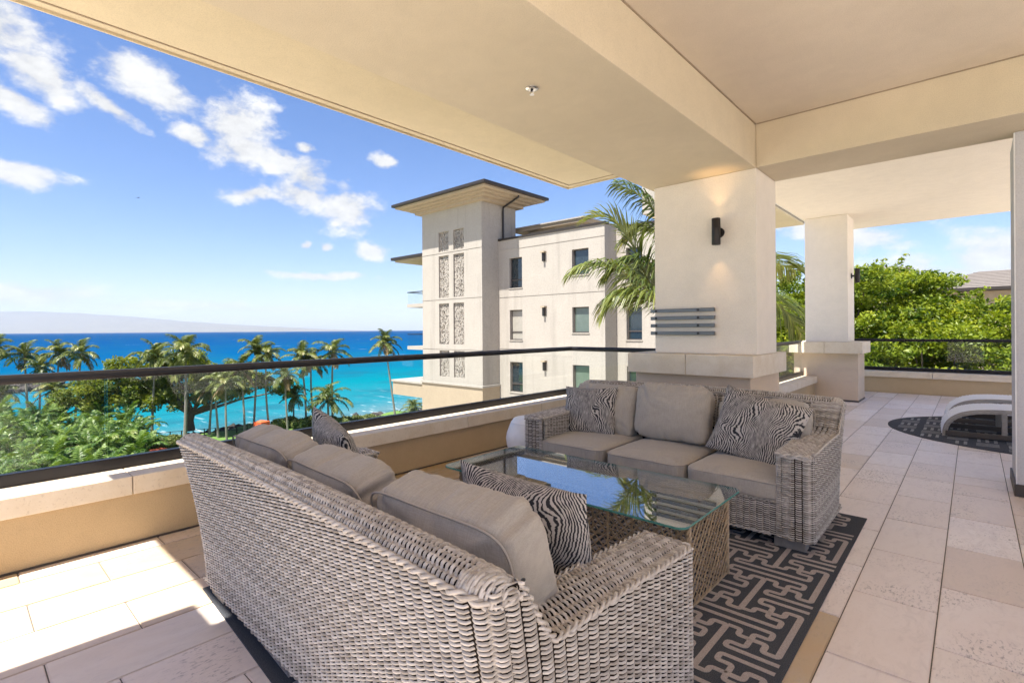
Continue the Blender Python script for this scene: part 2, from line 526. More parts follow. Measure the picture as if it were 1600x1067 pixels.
def zebra_mat():
    m, nt, b, N, L = new_mat('brushstroke_print')
    v = coord(nt)
    info = N('ShaderNodeObjectInfo')
    cmb = N('ShaderNodeCombineXYZ'); L(math_n(nt, 'MULTIPLY', info.outputs['Random'], 9.0), cmb.inputs[2])
    ad = N('ShaderNodeVectorMath'); L(v, ad.inputs[0]); L(cmb.outputs[0], ad.inputs[1])
    wn = N('ShaderNodeTexNoise'); wn.inputs['Scale'].default_value = 5.0; wn.inputs['Detail'].default_value = 1.5
    L(ad.outputs[0], wn.inputs['Vector'])
    sp = N('ShaderNodeSeparateXYZ'); L(v, sp.inputs[0])
    fl = noise(nt, ad.outputs[0], 3.6, 1.0)
    x = math_n(nt, 'ADD', sp.outputs[0], math_n(nt, 'MULTIPLY', math_n(nt, 'SUBTRACT', fl, 0.5), 0.30))
    x = math_n(nt, 'ADD', x, math_n(nt, 'MULTIPLY', math_n(nt, 'SUBTRACT', wn.outputs['Fac'], 0.5), 0.10))
    cell = noise(nt, coord(nt, (10, 34, 10)), 2.0, 2)
    ph = math_n(nt, 'ADD', math_n(nt, 'MULTIPLY', x, 470.0), math_n(nt, 'MULTIPLY', cell, 7.0))
    s = math_n(nt, 'SINE', ph)
    brk = noise(nt, coord(nt, (55, 16, 55)), 1.3, 3)
    s = math_n(nt, 'ADD', s, math_n(nt, 'MULTIPLY', math_n(nt, 'SUBTRACT', brk, .5), 4.2))
    fac = ramp(nt, math_n(nt, 'MULTIPLY_ADD', s, .5, .5), [(0.40, 1.0), (0.56, 0.0)])
    L(mixc(nt, fac, (0.50, 0.46, 0.415), (0.028, 0.028, 0.032)), b.inputs['Base Color'])
    b.inputs['Roughness'].default_value = 0.75
    b.inputs['Specular IOR Level'].default_value = 0.25
    bump(nt, b, s, 0.25, 0.0015)
    return m
M['zebra'] = zebra_mat()

def rug_mat(name, c, c2):
    m, nt, b, N, L = new_mat(name)
    v = gcoord(nt)
    f = noise(nt, v, 260, 2, .7); g = noise(nt, v, 3, 3)
    col = mixc(nt, ramp(nt, f, [(.35, 0.0), (.65, 1.0)]), c, c2)
    col = mixc(nt, math_n(nt, 'MULTIPLY', g, .3), col, tuple(x * .7 for x in c))
    L(col, b.inputs['Base Color'])
    b.inputs['Roughness'].default_value = 1.0
    b.inputs['Specular IOR Level'].default_value = 0.05
    bump(nt, b, f, 0.5, 0.003)
    return m
M['rug'] = rug_mat('rug_charcoal', (0.045, 0.050, 0.060), (0.115, 0.12, 0.13))
M['rugline'] = rug_mat('rug_taupe', (0.34, 0.295, 0.27), (0.52, 0.46, 0.425))
M['rugpale'] = rug_mat('rug_grey', (0.22, 0.22, 0.22), (0.36, 0.36, 0.36))

M['palm'] = leaf_mat('palm_leaf', (0.030, 0.060, 0.013), (0.18, 0.205, 0.045), (0.34, 0.27, 0.11), 0.42, 0.30)
M['drypalm'] = leaf_mat('dry_palm_leaf', (0.10, 0.07, 0.03), (0.30, 0.21, 0.10), None, 0.7, 0.2)
M['areca'] = leaf_mat('areca_leaf', (0.030, 0.085, 0.012), (0.20, 0.29, 0.06), (0.38, 0.40, 0.15), 0.40, 0.35)
M['leaf'] = leaf_mat('tree_leaf', (0.035, 0.085, 0.006), (0.27, 0.33, 0.025), (0.46, 0.43, 0.05), 0.45, 0.45)
M['leaf2'] = leaf_mat('spreading_tree_leaf', (0.04, 0.08, 0.010), (0.23, 0.27, 0.04), (0.38, 0.36, 0.08), 0.5, 0.4)
M['hedge'] = leaf_mat('hedge_leaf', (0.06, 0.10, 0.03), (0.25, 0.29, 0.10), (0.42, 0.38, 0.20), 0.5, 0.3)
M['flower'] = leaf_mat('red_flower', (0.22, 0.04, 0.03), (0.42, 0.12, 0.07), None, 0.6, 0.3)
M['bark'] = plain('bark', (0.13, 0.105, 0.085), 0.9, 0, 6, 0.35, 0.6, 0.1)
M['palmbark'] = plain('palm_bark', (0.24, 0.215, 0.18), 0.9, 0, 4, 0.3, 0.5, 0.1)
HAZE = 1.7e-5

# ------------------------------------------------------------------ terrace structure
def struct(name, mb, mat, bevel=0.0, parent=None):
    o = mb.build(name, mat, parent, bevel=bevel)
    if parent is None: tag(o, kind='structure')
    return o

# floor: a grout bed with separate travertine slabs
slab = MB().prism([(-4.95, -7), (7.5, -7), (7.5, 14.2), (-2.95, 14.2), (-2.95, 6.8), (-4.95, 6.8)], -0.35, -0.006)
floor = struct('floor', slab, M['grout'])
tag(floor, 'travertine slab floor of the covered terrace')
TW, TL, X0 = 0.349, 0.693, -0.485
tm = MB().box(-.5, .5, -.5, .5, -.02, 0).mesh('tile')
bm = bmesh.new(); bm.from_mesh(tm)
for v in bm.verts: v.co.x *= TW; v.co.y *= TL
bmesh.ops.bevel(bm, geom=[e for e in bm.edges if e.verts[0].co.z > -.001 and e.verts[1].co.z > -.001], offset=.004, segments=2, affect='EDGES')
for v in bm.verts: v.co.x /= TW; v.co.y /= TL
bm.to_mesh(tm); bm.free(); tm.materials.append(M['tile'])
def tile(x0, x1, y0, y1, gold, pits):
    o = link('tile', tm, None, floor, ((x0 + x1) / 2, (y0 + y1) / 2, random.uniform(-.0006, .0004)), None, (x1 - x0 - .005, y1 - y0 - .005, 1))
    o.color = (gold, pits, 0, 1)
def lay(xa, xb, ya, yb):
    k0 = math.floor((xa - X0) / TW); k1 = math.ceil((xb - X0) / TW)
    for k in range(k0, k1):
        a = max(xa, X0 + k * TW); b = min(xb, X0 + (k + 1) * TW)
        if b - a < .02: continue
        y = 2.543 + (0.347 if k % 2 else 0.0) + (0.15 if k <= -7 else 0) - TL * 30
        while y < yb:
            c, d = max(y, ya), min(y + TL, yb)
            if d - c > .02:
                gold = 0.0
                mx = (a + b) / 2; my = (c + d) / 2
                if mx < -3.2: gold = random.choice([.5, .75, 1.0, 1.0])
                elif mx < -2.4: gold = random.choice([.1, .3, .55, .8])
                elif -0.9 < mx < -.5 and my < 3: gold = .85
                elif random.random() < .3: gold = random.choice([.12, .2, .35])
                tile(a, b, c, d, gold, random.choice([.1, .3, .8, 1, 1]))
            y += TL
lay(-4.16, X0 + 4 * TW, -0.35, 6.05)
lay(-2.30, X0 + 4 * TW, 6.05, 13.48)
back = MB().box(-4.16, 7.4, -6.9, -0.352, -.02, 0)
bb = struct('unseen_bounce_deck', back, M['tile'], parent=floor); bb.color = (.2, .4, 0, 1)  # unseen open deck behind the camera, added to bounce sun under the roof
back = MB().box(X0 + 4 * TW + .002, 7.4, -0.352, 13.48, -.02, 0)
bb = struct('unseen_bounce_deck', back, M['tile'], parent=floor); bb.color = (.1, .4, 0, 1)  # unseen open deck to the right, widened to bounce sun onto the ceilings

# ceiling slabs and beams
ceil = empty('ceiling', (0, 2, 3.4), kind='structure')
def cpart(name, x0, x1, y0, y1, z0, z1, mat, bev=.006):
    o = MB().box(x0, x1, y0 - 2, y1 - 2, z0 - 3.4, z1 - 3.4).build(name, mat, ceil, bevel=bev)
    return o
MB().prism([(-1.605, -2.95), (-.05, -2.95), (-.05, -2.95), (4.4, -2.95), (4.4, 3.425), (-1.605, 3.425)], .033, .29).build('ceiling_panel', M['ceiling'], ceil)  # unseen edges set by how much sun should reach the deck outside
cpart('beam', -2.765, -1.602, -0.958, 6.098, 3.0, 3.70, M['beam'], .008)
cpart('beam', -3.05, -1.602, -7.0, -0.962, 3.0, 3.70, M['beam'], .008)
cpart('beam', -1.600, 4.4, 5.42, 6.10, 3.0, 3.702, M['beam'], .008)
cpart('overhang_soffit', -4.315, -2.768, -0.76, 6.0, 3.433, 3.62, M['soffit'], .006)
cpart('drip_edge', -4.33, -4.317, -0.765, 6.02, 3.415, 3.64, M['soffit'], .003)
cpart('drip_edge', -4.317, -2.77, 6.003, 6.02, 3.415, 3.64, M['soffit'], .003)
cpart('drip_groove', -4.235, -4.222, -0.70, 5.90, 3.427, 3.4329, M['facade_base'], 0)
cpart('drip_groove', -4.222, -2.79, 5.888, 5.90, 3.427, 3.4329, M['facade_base'], 0)
cpart('ceiling_panel', -2.50, 1.9, 6.103, 13.25, 3.53, 3.78, M['farceiling'], .006)  # right edge cut short to let sun onto the unseen deck
cpart('shadow_bead', -1.604, -1.592, -0.9, 5.41, 3.424, 3.4328, M['facade_base'], 0)
cpart('shadow_bead', -1.59, 4.4, 5.410, 5.4195, 3.424, 3.4328, M['facade_base'], 0)

# parapets: stucco wall under stone cap pieces
def parapet(name, label, x0, x1, y0, y1, axis, joints, over=0.05, side=1, both=False):
    """low wall running along axis; cap stones split at joints"""
    e = empty(name, ((x0 + x1) / 2, (y0 + y1) / 2, 0), 0, label, 'parapet wall', 'low stucco walls round the terrace')
    cx, cy = e.location.x, e.location.y
    MB().box(x0 - cx, x1 - cx, y0 - cy, y1 - cy, -.3, .331).build('wall_body', M['parapet'], e, bevel=.004)
    js = [(y0 if axis == 'y' else x0)] + joints + [(y1 if axis == 'y' else x1)]
    for a, b in zip(js[:-1], js[1:]):
        if axis == 'y':
            MB().box(x0 - cx - .05, x1 - cx + over, a - cy + .0025, b - cy - .0025, .333, .455).build('cap_stone', M['stone'], e, bevel=.006)
        else:
            MB().box(a - cx + .0025, b - cx - .0025, y0 - cy - over, y1 - cy + .05, .333, .455).build('cap_stone', M['stone'], e, bevel=.006)
    return e
pw = parapet('parapet_wall', 'long beige stucco parapet with pale stone cap below the seaward railing', -4.60, -4.16, -6.9, 6.04, 'y', [-5.2, -3.7, -2.2, -0.69, 0.815, 2.32, 3.82, 5.1])
parapet('parapet_wall', 'short stucco parapet turning from the railing corner to the lamp pillar behind the sofa', -4.60, -2.97, 6.045, 6.48, 'x', [-3.6])
parapet('parapet_wall', 'stucco parapet with stone cap running between the two pillars', -2.74, -2.30, 6.46, 11.34, 'y', [7.6, 8.9, 10.1])
parapet('parapet_wall', 'stucco parapet with stone cap at the far end of the terrace', -2.74, 7.4, 13.50, 13.94, 'x', [-1.9, -0.62, 0.62, 1.9, 3.2, 4.5, 5.8])
for n, bx in (('base_joint', (-4.158, -4.150, -.35, 6.0)),):
    o = MB().box(*bx, -.004, .012).build('skirting', M['frame'], pw, loc=(0, 0, 0))
    o.location = (-pw.location.x, -pw.location.y, 0)

# glass railings
def railing(label, p0, p1, joints, zc=.455):
    (xa, ya), (xb, yb) = p0, p1
    e = empty('glass_railing', (xa, ya, zc), math.atan2(yb - ya, xb - xa), label, 'railing', 'glass railings round the terrace')
    Ln = math.hypot(xb - xa, yb - ya)
    zt = 1.113 - zc
    prof = [(-.034, -.012), (-.026, -.030), (.026, -.030), (.034, -.012), (.034, .010), (.022, .030), (-.022, .030), (-.034, .010)]
    V = [(0, y, zt + z) for y, z in prof] + [(Ln, y, zt + z) for y, z in prof]
    n = len(prof)
    F = [tuple(range(n)), tuple(range(2 * n - 1, n - 1, -1))] + [(i, n + i, n + (i + 1) % n, (i + 1) % n) for i in range(n)]
    MB().add(V, F).build('handrail', M['rail'], e, bevel=.006)
    MB().box(0, Ln, -.028, .028, 0.0, .078).build('bottom_rail', M['rail'], e, bevel=.005)
    js = [0] + joints + [Ln]
    for a, b in zip(js[:-1], js[1:]):
        MB().box(a + .006, b - .006, -.006, .006, .07, zt - .026).build('glass_panel', M['glass'], e)
    return e
railing('long glass balustrade with dark bronze handrail facing the sea', (-4.43, -6.8), (-4.43, 6.234), [1.6, 3.2, 4.8, 6.2, 7.53, 8.9, 10.30, 11.68])
railing('short glass railing from the seaward corner to the lamp pillar', (-4.394, 6.20), (-2.95, 6.20), [])
railing('glass railing between the two stucco pillars', (-2.53, 6.48), (-2.53, 11.36), [1.6, 3.2])
railing('glass railing with dark handrail across the far end before the leafy trees', (-2.6, 13.75), (7.3, 13.75), [1.4, 3.10, 4.6, 6.1, 7.6])

# pillars
def pillar(name, label, x0, x1, y0, y1, ztop, cap, ped):
    cx, cy = (x0 + x1) / 2, (y0 + y1) / 2
    e = empty(name, (cx, cy, 0), 0, label, 'pillar', 'square stucco pillars of the terrace')
    MB().box(x0 - cx, x1 - cx, y0 - cy, y1 - cy, 1.127, ztop - .001).build('shaft', M['pillar'], e, bevel=.008)
    a, b, c, d = cap
    parts = [(a, (a + b) / 2, c, d), ((a + b) / 2, b, c, d)]
    for k, (p, q, r, s) in enumerate(parts):
        MB().box(p - cx + .002, q - cx - .002, r - cy, s - cy, .907, 1.125).build('cap_stone', M['stone'], e, bevel=.008)
    a, b, c, d = ped
    MB().box(a - cx, b - cx, c - cy, d - cy, 0, .905).build('pedestal', M['stucco'], e, bevel=.006)
    MB().box(a - cx - .006, b - cx + .006, c - cy - .006, d - cy + .006, 0, .03).build('skirting', M['frame'], e)
    return e
P1 = pillar('pillar', 'wide stucco pillar carrying the lit wall lamp, behind the far sofa', -2.695, -1.60, 5.422, 6.096, 3.0, (-2.955, -1.585, 5.25, 6.44), (-2.93, -1.66, 5.40, 6.42))
P2 = pillar('pillar', 'pale square pillar standing between the sofa pillar and the far parapet', -2.46, -1.745, 11.36, 12.04, 3.53, (-2.72, -1.50, 11.21, 12.19), (-2.665, -1.592, 11.36, 12.10))
pc = empty('column', (.7, 6.2, 0), 0, 'shade-toned stucco column edge cut off by the right side of the picture', 'column')
MB().box(-.44, .44, -.30, .35, .02, 2.998).build('shaft', M['shadedstucco'], pc, bevel=.012)
MB().box(-.455, .45, -.315, .36, 0, .10).build('base_plate', M['frame'], pc, bevel=.004)
for sx in (-1,):
    MB().box(-.445, -.437, -.304, -.292, .1, 2.99).build('corner_bead', M['white'], pc)

# wall lamps: cylinder up-and-down lights
def sconce(label, loc, rz, lit):
    e = empty('wall_lamp', loc, rz, label, 'wall lamp', 'cylinder wall lamps')
    MB().lathe([(.030, -.136), (.040, -.136), (.043, -.132), (.043, .132), (.040, .136), (.030, .136), (.030, .10), (.001, .10)], 28, (0, -.10, 0)).build('cylinder_shade', M['dark'], e, smooth=True)
    MB().tube([(0, -.065, 0), (0, -.012, 0)], .016, 12).build('arm', M['dark'], e, smooth=True)
    MB().tube([(0, -.014, 0), (0, -.001, 0)], .052, 24).build('wall_plate', M['dark'], e, smooth=True)
    MB().lathe([(.0435, -.003), (.0445, -.002), (.0445, .002), (.0435, .003)], 28, (0, -.10, .045)).build('seam_ring', M['rail'], e)
    for s in (1, -1):
        m, nt, b, N, L = new_mat('lamp_glow')
        b.inputs['Emission Color'].default_value = (1, .62, .28, 1); b.inputs['Emission Strength'].default_value = 6
        MB().lathe([(.028, -.002), (.029, 0), (.028, .002)], 20, (0, -.10, s * .118)).build('lamp_lens', m, e)
        if lit:
            ld = bpy.data.lights.new('lamp_beam', 'SPOT')
            ld.energy = 2.2; ld.color = (1.0, .60, .27); ld.spot_size = math.radians(75); ld.spot_blend = 1.0; ld.shadow_soft_size = .02
            lo = bpy.data.objects.new('lamp_beam', ld); COL.objects.link(lo); lo.parent = e
            lo.location = (0, -.10, s * .14)
            lo.rotation_euler = (math.pi if s > 0 else 0, 0, 0)
    return e
sconce('dark bronze cylinder wall lamp glowing warm on the wide pillar', (-1.962, 5.421, 2.395), 0, True)
sconce('dark cylinder wall lamp on the side of the pale far pillar', (-1.744, 11.72, 2.39), math.radians(90), False)

# four steel bars fixed across the pillar
bars = empty('bar_grille', (-2.36, 5.42, 1.45), 0, 'four horizontal grey steel bars bolted low on the lamp pillar', 'metal bars')
for z in (1.597, 1.515, 1.432, 1.348):
    bo = MB().box(-.37, .352, -.042, -.012, z - 1.45 - .020, z - 1.45 + .020).build('bar', M['steel'], bars, bevel=.004)
    for bx in (.18, -.30):
        MB().tube([(bx, -.0495, z - 1.45), (bx, -.0425, z - 1.45)], .013, 10).build('bolt', M['dark'], bo, smooth=True)
        MB().tube([(bx, -.0415, z - 1.45), (bx, -.0005, z - 1.45)], .010, 8).build('standoff', M['dark'], bo)

# sprinkler head
sp = empty('sprinkler_head', (-2.163, 2.608, 3.0), 0, 'small chrome fire sprinkler head under the ceiling beam', 'sprinkler')
MB().lathe([(.014, 0), (.044, -.001), (.043, -.006), (.030, -.012), (.016, -.010), (.014, -.004)], 28).build('escutcheon', M['chrome'], sp, smooth=True)
MB().lathe([(.010, -.008), (.010, -.020), (.007, -.022)], 12).build('body', M['dark'], sp, smooth=True)
for sx in (-1, 1):
    MB().tube([(sx * .009, 0, -.018), (sx * .011, 0, -.030), (sx * .004, 0, -.042)], .0025, 6).build('frame_arm', M['chrome'], sp)
MB().lathe([(.003, -.040), (.016, -.043), (.016, -.046), (.003, -.047)], 16).build('deflector', M['white'], sp, smooth=True)

# eave of the building's own further wing, seen between the pillars
ev = empty('wing_roof', (-6.2, 21.5, -14), 0, 'gutter and eave of a further wing seen between the two pillars', 'roof')
MB().box(-2.1, 1.5, -5.4, .12, 19.26, 19.31).build('soffit_board', M['soffit'], ev)
MB().add([(1.5, -5.5, 19.315), (1.5, .2, 19.315), (-2.2, .2, 19.315), (-2.2, -5.5, 19.315), (1.5, -5.5, 19.52), (1.5, .2, 19.52), (-2.2, .2, 20.6), (-2.2, -5.5, 20.6)],
         [(0, 1, 5, 4), (4, 5, 6, 7), (1, 2, 6, 5), (0, 4, 7, 3), (0, 3, 2, 1), (2, 3, 7, 6)]).build('roof_slope', M['facade'], ev)
MB().box(1.505, 1.64, -5.5, .2, 19.36, 19.56).build('gutter', M['white'], ev, bevel=.03)
MB().box(-2.0, -1.2, -4.0, -.6, 0, 19.255).build('wall', M['facade'], ev)

# ------------------------------------------------------------------ wicker sofas
PITCH, STAKE, RAD, AMP = 0.0066, 0.041, 0.0039, 0.0074

class Weave:
    def __init__(s): s.V = []; s.F = []; s.T = []; s.n = 0
    def strand(s, P, Nn, B, phase, par, r=RAD, amp=AMP, jit=True):
        m = len(P)
        if m < 2: return
        cs_ = np.cos(np.pi * (phase - .5) + np.pi * par)
        off = amp * (2 * np.clip(cs_, 0, 1) ** .42 - 1)
        if jit: off = off + rng.normal(0, .0004, m)
        th = np.radians([-100, -34, 34, 100])
        V = (P[:, None, :] + Nn[:, None, :] * (off[:, None, None] + r * np.cos(th)[None, :, None]) + B[:, None, :] * (r * 1.08 * np.sin(th))[None, :, None])
        i = np.arange(m - 1)[:, None] * 4 + np.arange(3)[None, :]
        F = np.stack([i, i + 1, i + 5, i + 4], -1).reshape(-1, 4) + s.n
        s.V.append(V.reshape(-1, 3)); s.F.append(F); s.T.append(np.full(m * 4, rng.uniform(0, 1)))
        s.n += m * 4
    def sheet(s, G, keep=True):
        """smooth backing grid"""
        a, b = G.shape[:2]
        i = (np.arange(a - 1)[:, None] * b + np.arange(b - 1)[None, :])
        F = np.stack([i, i + 1, i + b + 1, i + b], -1).reshape(-1, 4) + s.n
        s.V.append(G.reshape(-1, 3)); s.F.append(F); s.T.append(np.zeros(a * b)); s.n += a * b
    def tube(s, P, r, n=6):
        m = len(P)
        t = np.gradient(P, axis=0); t /= np.linalg.norm(t, axis=1)[:, None] + 1e-9
        up = np.tile([0.3, 0.2, 1.0], (m, 1)); a = np.cross(t, up); a /= np.linalg.norm(a, axis=1)[:, None] + 1e-9
        b = np.cross(a, t)
        th = np.arange(n) * 2 * np.pi / n
        V = P[:, None, :] + r * (a[:, None, :] * np.cos(th)[None, :, None] + b[:, None, :] * np.sin(th)[None, :, None])
        i = np.arange(m - 1)[:, None] * n; j = np.arange(n)[None, :]; j2 = (np.arange(n)[None, :] + 1) % n
        F = np.stack([i + j, i + j2, i + n + j2, i + n + j], -1).reshape(-1, 4) + s.n
        s.V.append(V.reshape(-1, 3)); s.F.append(F); s.T.append(np.full(m * n, rng.uniform(.3, 1))); s.n += m * n
    def mesh(s, name, mat):
        return np_mesh(name, np.concatenate(s.V), np.concatenate(s.F), True, np.concatenate(s.T), [mat])

XO, XI, YF, YI = 1.15, 0.945, 0.945, 0.12
ZB, ZARM, ZTOP = 0.075, 0.605, 0.825

def sstep(a, b, x):
    t = np.clip((x - a) / (b - a), 0, 1)
    return t * t * (3 - 2 * t)

def ztop(x, y):
    up = np.clip((.215 - y) / .09, 0, 1) ** 1.5
    return ZARM + .015 * (1 - sstep(.4, .93, y)) + (ZTOP - ZARM - .015) * up + .022 * (1 - (np.abs(x) / XO) ** 2) * sstep(.2, .02, y)

def deform(P):
    """lean the back outwards and flare it sideways"""
    P = P.copy()
    t = np.clip(P[:, 2] / ZTOP, 0, 1.1) ** 1.7
    w = sstep(.55, .05, P[:, 1])
    P[:, 1] -= .12 * t * w
    P[:, 0] *= 1 + .03 * (t - .5) * w
    return P

def rounded(pts, rads, ds=.004):
    """polyline with filleted corners -> dense samples"""
    out = [np.array(pts[0], float)]
    for i in range(1, len(pts) - 1):
        a, b, c = (np.array(p, float) for p in pts[i - 1:i + 2])
        u = (a - b) / np.linalg.norm(a - b); v = (c - b) / np.linalg.norm(c - b)
        r = rads[i]
        p0, p1 = b + u * r, b + v * r
        for k in range(9):
            t = k / 8
            out.append((1 - t) ** 2 * p0 + 2 * t * (1 - t) * b + t * t * p1)
    out.append(np.array(pts[-1], float))
    out = np.array(out)
    d = np.r_[0, np.cumsum(np.linalg.norm(np.diff(out, axis=0), axis=1))]
    s = np.arange(0, d[-1], ds)
    return np.stack([np.interp(s, d, out[:, k]) for k in range(out.shape[1])], 1), s

def plan_normals(P2):
    t = np.gradient(P2, axis=0); t /= np.linalg.norm(t, axis=1)[:, None]
    return np.stack([t[:, 1], -t[:, 0], np.zeros(len(t))], 1)

def make_sofa_meshes():
    out = {}
    Z1 = np.array([0, 0, 1.0])
    # outer wrap: round both arms and across the back, strands level
    plan, s = rounded([(XI + .03, YF - .012), (XO, YF), (XO, 0), (-XO, 0), (-XO, YF), (-XI - .03, YF - .012)], [0, .05, .10, .10, .05, 0], STAKE / 4)
    Nn = plan_normals(plan)
    if (Nn[len(Nn) // 2] * np.array([0, -1, 0])).sum() < 0: Nn = -Nn
    zt = ztop(plan[:, 0], plan[:, 1])
    w = Weave(); gap_shade = Weave()
    k = 0
    z = ZB
    while z < .86:
        ok = zt >= z
        idx = np.flatnonzero(ok)
        if len(idx):
            for run in np.split(idx, np.flatnonzero(np.diff(idx) > 1) + 1):
                P = np.c_[plan[run], np.full(len(run), z) + .0006 * np.sin(s[run] * 9 + k)]
                w.strand(deform(P), Nn[run], np.tile(Z1, (len(run), 1)), s[run] / STAKE, k % 2)
        z += PITCH; k += 1
    G = []
    for i in range(0, len(plan), 6):
        zz = np.linspace(ZB, zt[i], 14)
        G.append(deform(np.c_[np.tile(plan[i] - Nn[i, :2] * .0015, (14, 1)), zz]))
    gap_shade.sheet(np.array(G))
    out['outer_weave'] = w.mesh('outer_weave', M['wicker'])
    # arms: top strip, inner face
    for sgn, nm in ((1, 'arm_weave'), (-1, 'arm_weave_mirror')):
        w = Weave()
        prof, sv = rounded([(YF + .004, ZARM - .02), (YF - .01, ZARM + .002), (.25, ZARM + .013), (.19, ZARM + .035), (.155, ZARM + .10), (.125, ZTOP - .006)], [0, .012, .03, .03, .03, 0], PITCH * 1.25)
        t = np.gradient(prof, axis=0); t /= np.linalg.norm(t, axis=1)[:, None]
        nrm = np.stack([-t[:, 1], t[:, 0]], 1)
        nrm *= np.sign(nrm[:, 1] + 1e-6)[:, None]
        wd = XO - XI
        nu = 6
        u = np.linspace(0, 1, nu * 4 + 1)
        for k in range(len(prof)):
            bul = .016 * (1 - (2 * u - 1) ** 4) - .010
            P = np.c_[sgn * (XO - .004 - u * (wd - .004)), prof[k, 0] + nrm[k, 0] * bul, prof[k, 1] + nrm[k, 1] * bul]
            nn = np.tile([0, nrm[k, 0], nrm[k, 1]], (len(u), 1)) + np.c_[sgn * (1 - 2 * u) * .55 * (np.abs(1 - 2 * u) > .7), np.zeros(len(u)), np.zeros(len(u))]
            nn /= np.linalg.norm(nn, axis=1)[:, None]
            bb_ = np.tile([0, t[k, 0], t[k, 1]], (len(u), 1))
            w.strand(deform(P), nn, bb_, u * nu, k % 2, RAD * 1.25, AMP * .8)
        G = []
        for k in range(0, len(prof), 6):
            uu = np.linspace(0, 1, 5); bl = .016 * (1 - (2 * uu - 1) ** 4) - .0115
            G.append(deform(np.c_[sgn * (XO - .006 - uu * (wd - .010)), np.full(5, prof[k, 0]) + nrm[k, 0] * bl - nrm[k, 0] * .0015, np.full(5, prof[k, 1]) + nrm[k, 1] * bl - nrm[k, 1] * .0005]))
        gap_shade.sheet(np.array(G))
        # inner face
        ys = np.arange(YI, YF - .03, STAKE / 4)
        zt2 = ztop(np.full(len(ys), XI), ys) - .01
        z = .27; k = 0
        while z < .84:
            ok = np.flatnonzero(zt2 >= z)
            if len(ok) > 2:
                P = np.c_[np.full(len(ok), sgn * XI), ys[ok], np.full(len(ok), z)]
                w.strand(deform(P), np.tile([-sgn * 1.0, 0, 0], (len(ok), 1)), np.tile(Z1, (len(ok), 1)), ys[ok] / STAKE, k % 2)
            z += PITCH; k += 1
        G = []
        for i in range(0, len(ys), 8):
            G.append(deform(np.c_[np.full(6, sgn * (XI + .0015)), np.full(6, ys[i]), np.linspace(.1, zt2[i] - .01, 6)]))
        gap_shade.sheet(np.array(G))
        # inner front corner
        xs = np.arange(XI, XI + .04, STAKE / 4)
        z = ZB; k = 0
        while z < ZARM - .01:
            w.strand(np.c_[sgn * xs, np.full(len(xs), YF - .014), np.full(len(xs), z)], np.tile([0, 1.0, 0], (len(xs), 1)), np.tile(Z1, (len(xs), 1)), xs / STAKE, k % 2)
            z += PITCH; k += 1
        out[nm] = w.mesh(nm, M['wicker'])
    # back: top strip and inner face
    w = Weave()
    xs = np.arange(-XO - .0, XO + .001, PITCH * 1.25)
    nu = 5
    u = np.linspace(0, 1, nu * 4 + 1)
    G = []
    for k, x in enumerate(xs):
        zz = float(ztop(np.array([x]), np.array([0.0]))[0]) - .018 * max(0, (abs(x) - (XO - .05)) / .05) ** 2
        bul = .034 * (1 - np.abs(2 * u - 1) ** 2.6)
        qx = max(0.0, abs(x) - (XO - .085)) / .085
        y0_ = .075 * (1 - math.sqrt(max(0.0, 1 - min(1, qx) ** 2)))
        zz -= .022 * qx ** 3
        P = np.c_[np.full(len(u), x), y0_ + u * (YI - y0_), zz + bul - .008]
        sl = (2 * u - 1) * np.abs(2 * u - 1) * .8
        nn = np.c_[np.zeros(len(u)), sl, np.ones(len(u))]; nn /= np.linalg.norm(nn, axis=1)[:, None]
        w.strand(deform(P), nn, np.tile([1.0, 0, 0], (len(u), 1)), u * nu, k % 2, RAD * 1.25, AMP * .8)
        if k % 8 == 0:
            uu = np.linspace(.0, 1.0, 9)
            G.append(deform(np.c_[np.full(9, x), y0_ + uu * (YI - y0_), np.full(9, zz) +   .034 * (1 - np.abs(2 * uu - 1) ** 2.6) - .0100]))
    gap_shade.sheet(np.array(G))
    xs = np.arange(-XO + .03, XO - .03, STAKE / 4)
    z = .56; k = 0
    while z < .845:
        ok = np.flatnonzero(ztop(xs, np.zeros(len(xs))) - .004 >= z)
        if len(ok) > 2:
            P = np.c_[xs[ok], np.full(len(ok), YI), np.full(len(ok), z)]
            w.strand(deform(P), np.tile([0, 1.0, 0], (len(ok), 1)), np.tile(Z1, (len(ok), 1)), xs[ok] / STAKE, k % 2)
        z += PITCH; k += 1
    G = []
    for i in range(0, len(xs), 12):
        G.append(deform(np.c_[np.full(8, xs[i]), np.full(8, YI - .0015), np.linspace(.1, .825, 8)]))
    gap_shade.sheet(np.array(G))
    out['back_weave'] = w.mesh('back_weave', M['wicker'])
    # apron under the seat
    w = Weave()
    xs = np.arange(-XI - .01, XI + .011, STAKE / 4)
    z = ZB; k = 0
    while z < .285:
        w.strand(np.c_[xs, np.full(len(xs), YF - .03), np.full(len(xs), z)], np.tile([0, 1.0, 0], (len(xs), 1)), np.tile(Z1, (len(xs), 1)), xs / STAKE, k % 2)
        z += PITCH; k += 1
    gap_shade.sheet(np.array([np.c_[np.full(3, x), np.full(3, YF - .0315), np.linspace(ZB, .285, 3)] for x in np.linspace(-XI, XI, 12)]))
    gap_shade.sheet(np.array([np.c_[np.full(3, x), np.linspace(.02, YF - .04, 3), np.full(3, .26)] for x in np.linspace(-XI, XI, 12)]))
    out['apron_weave'] = w.mesh('apron_weave', M['wicker'])
    # braided borders along the edges
    w = Weave()
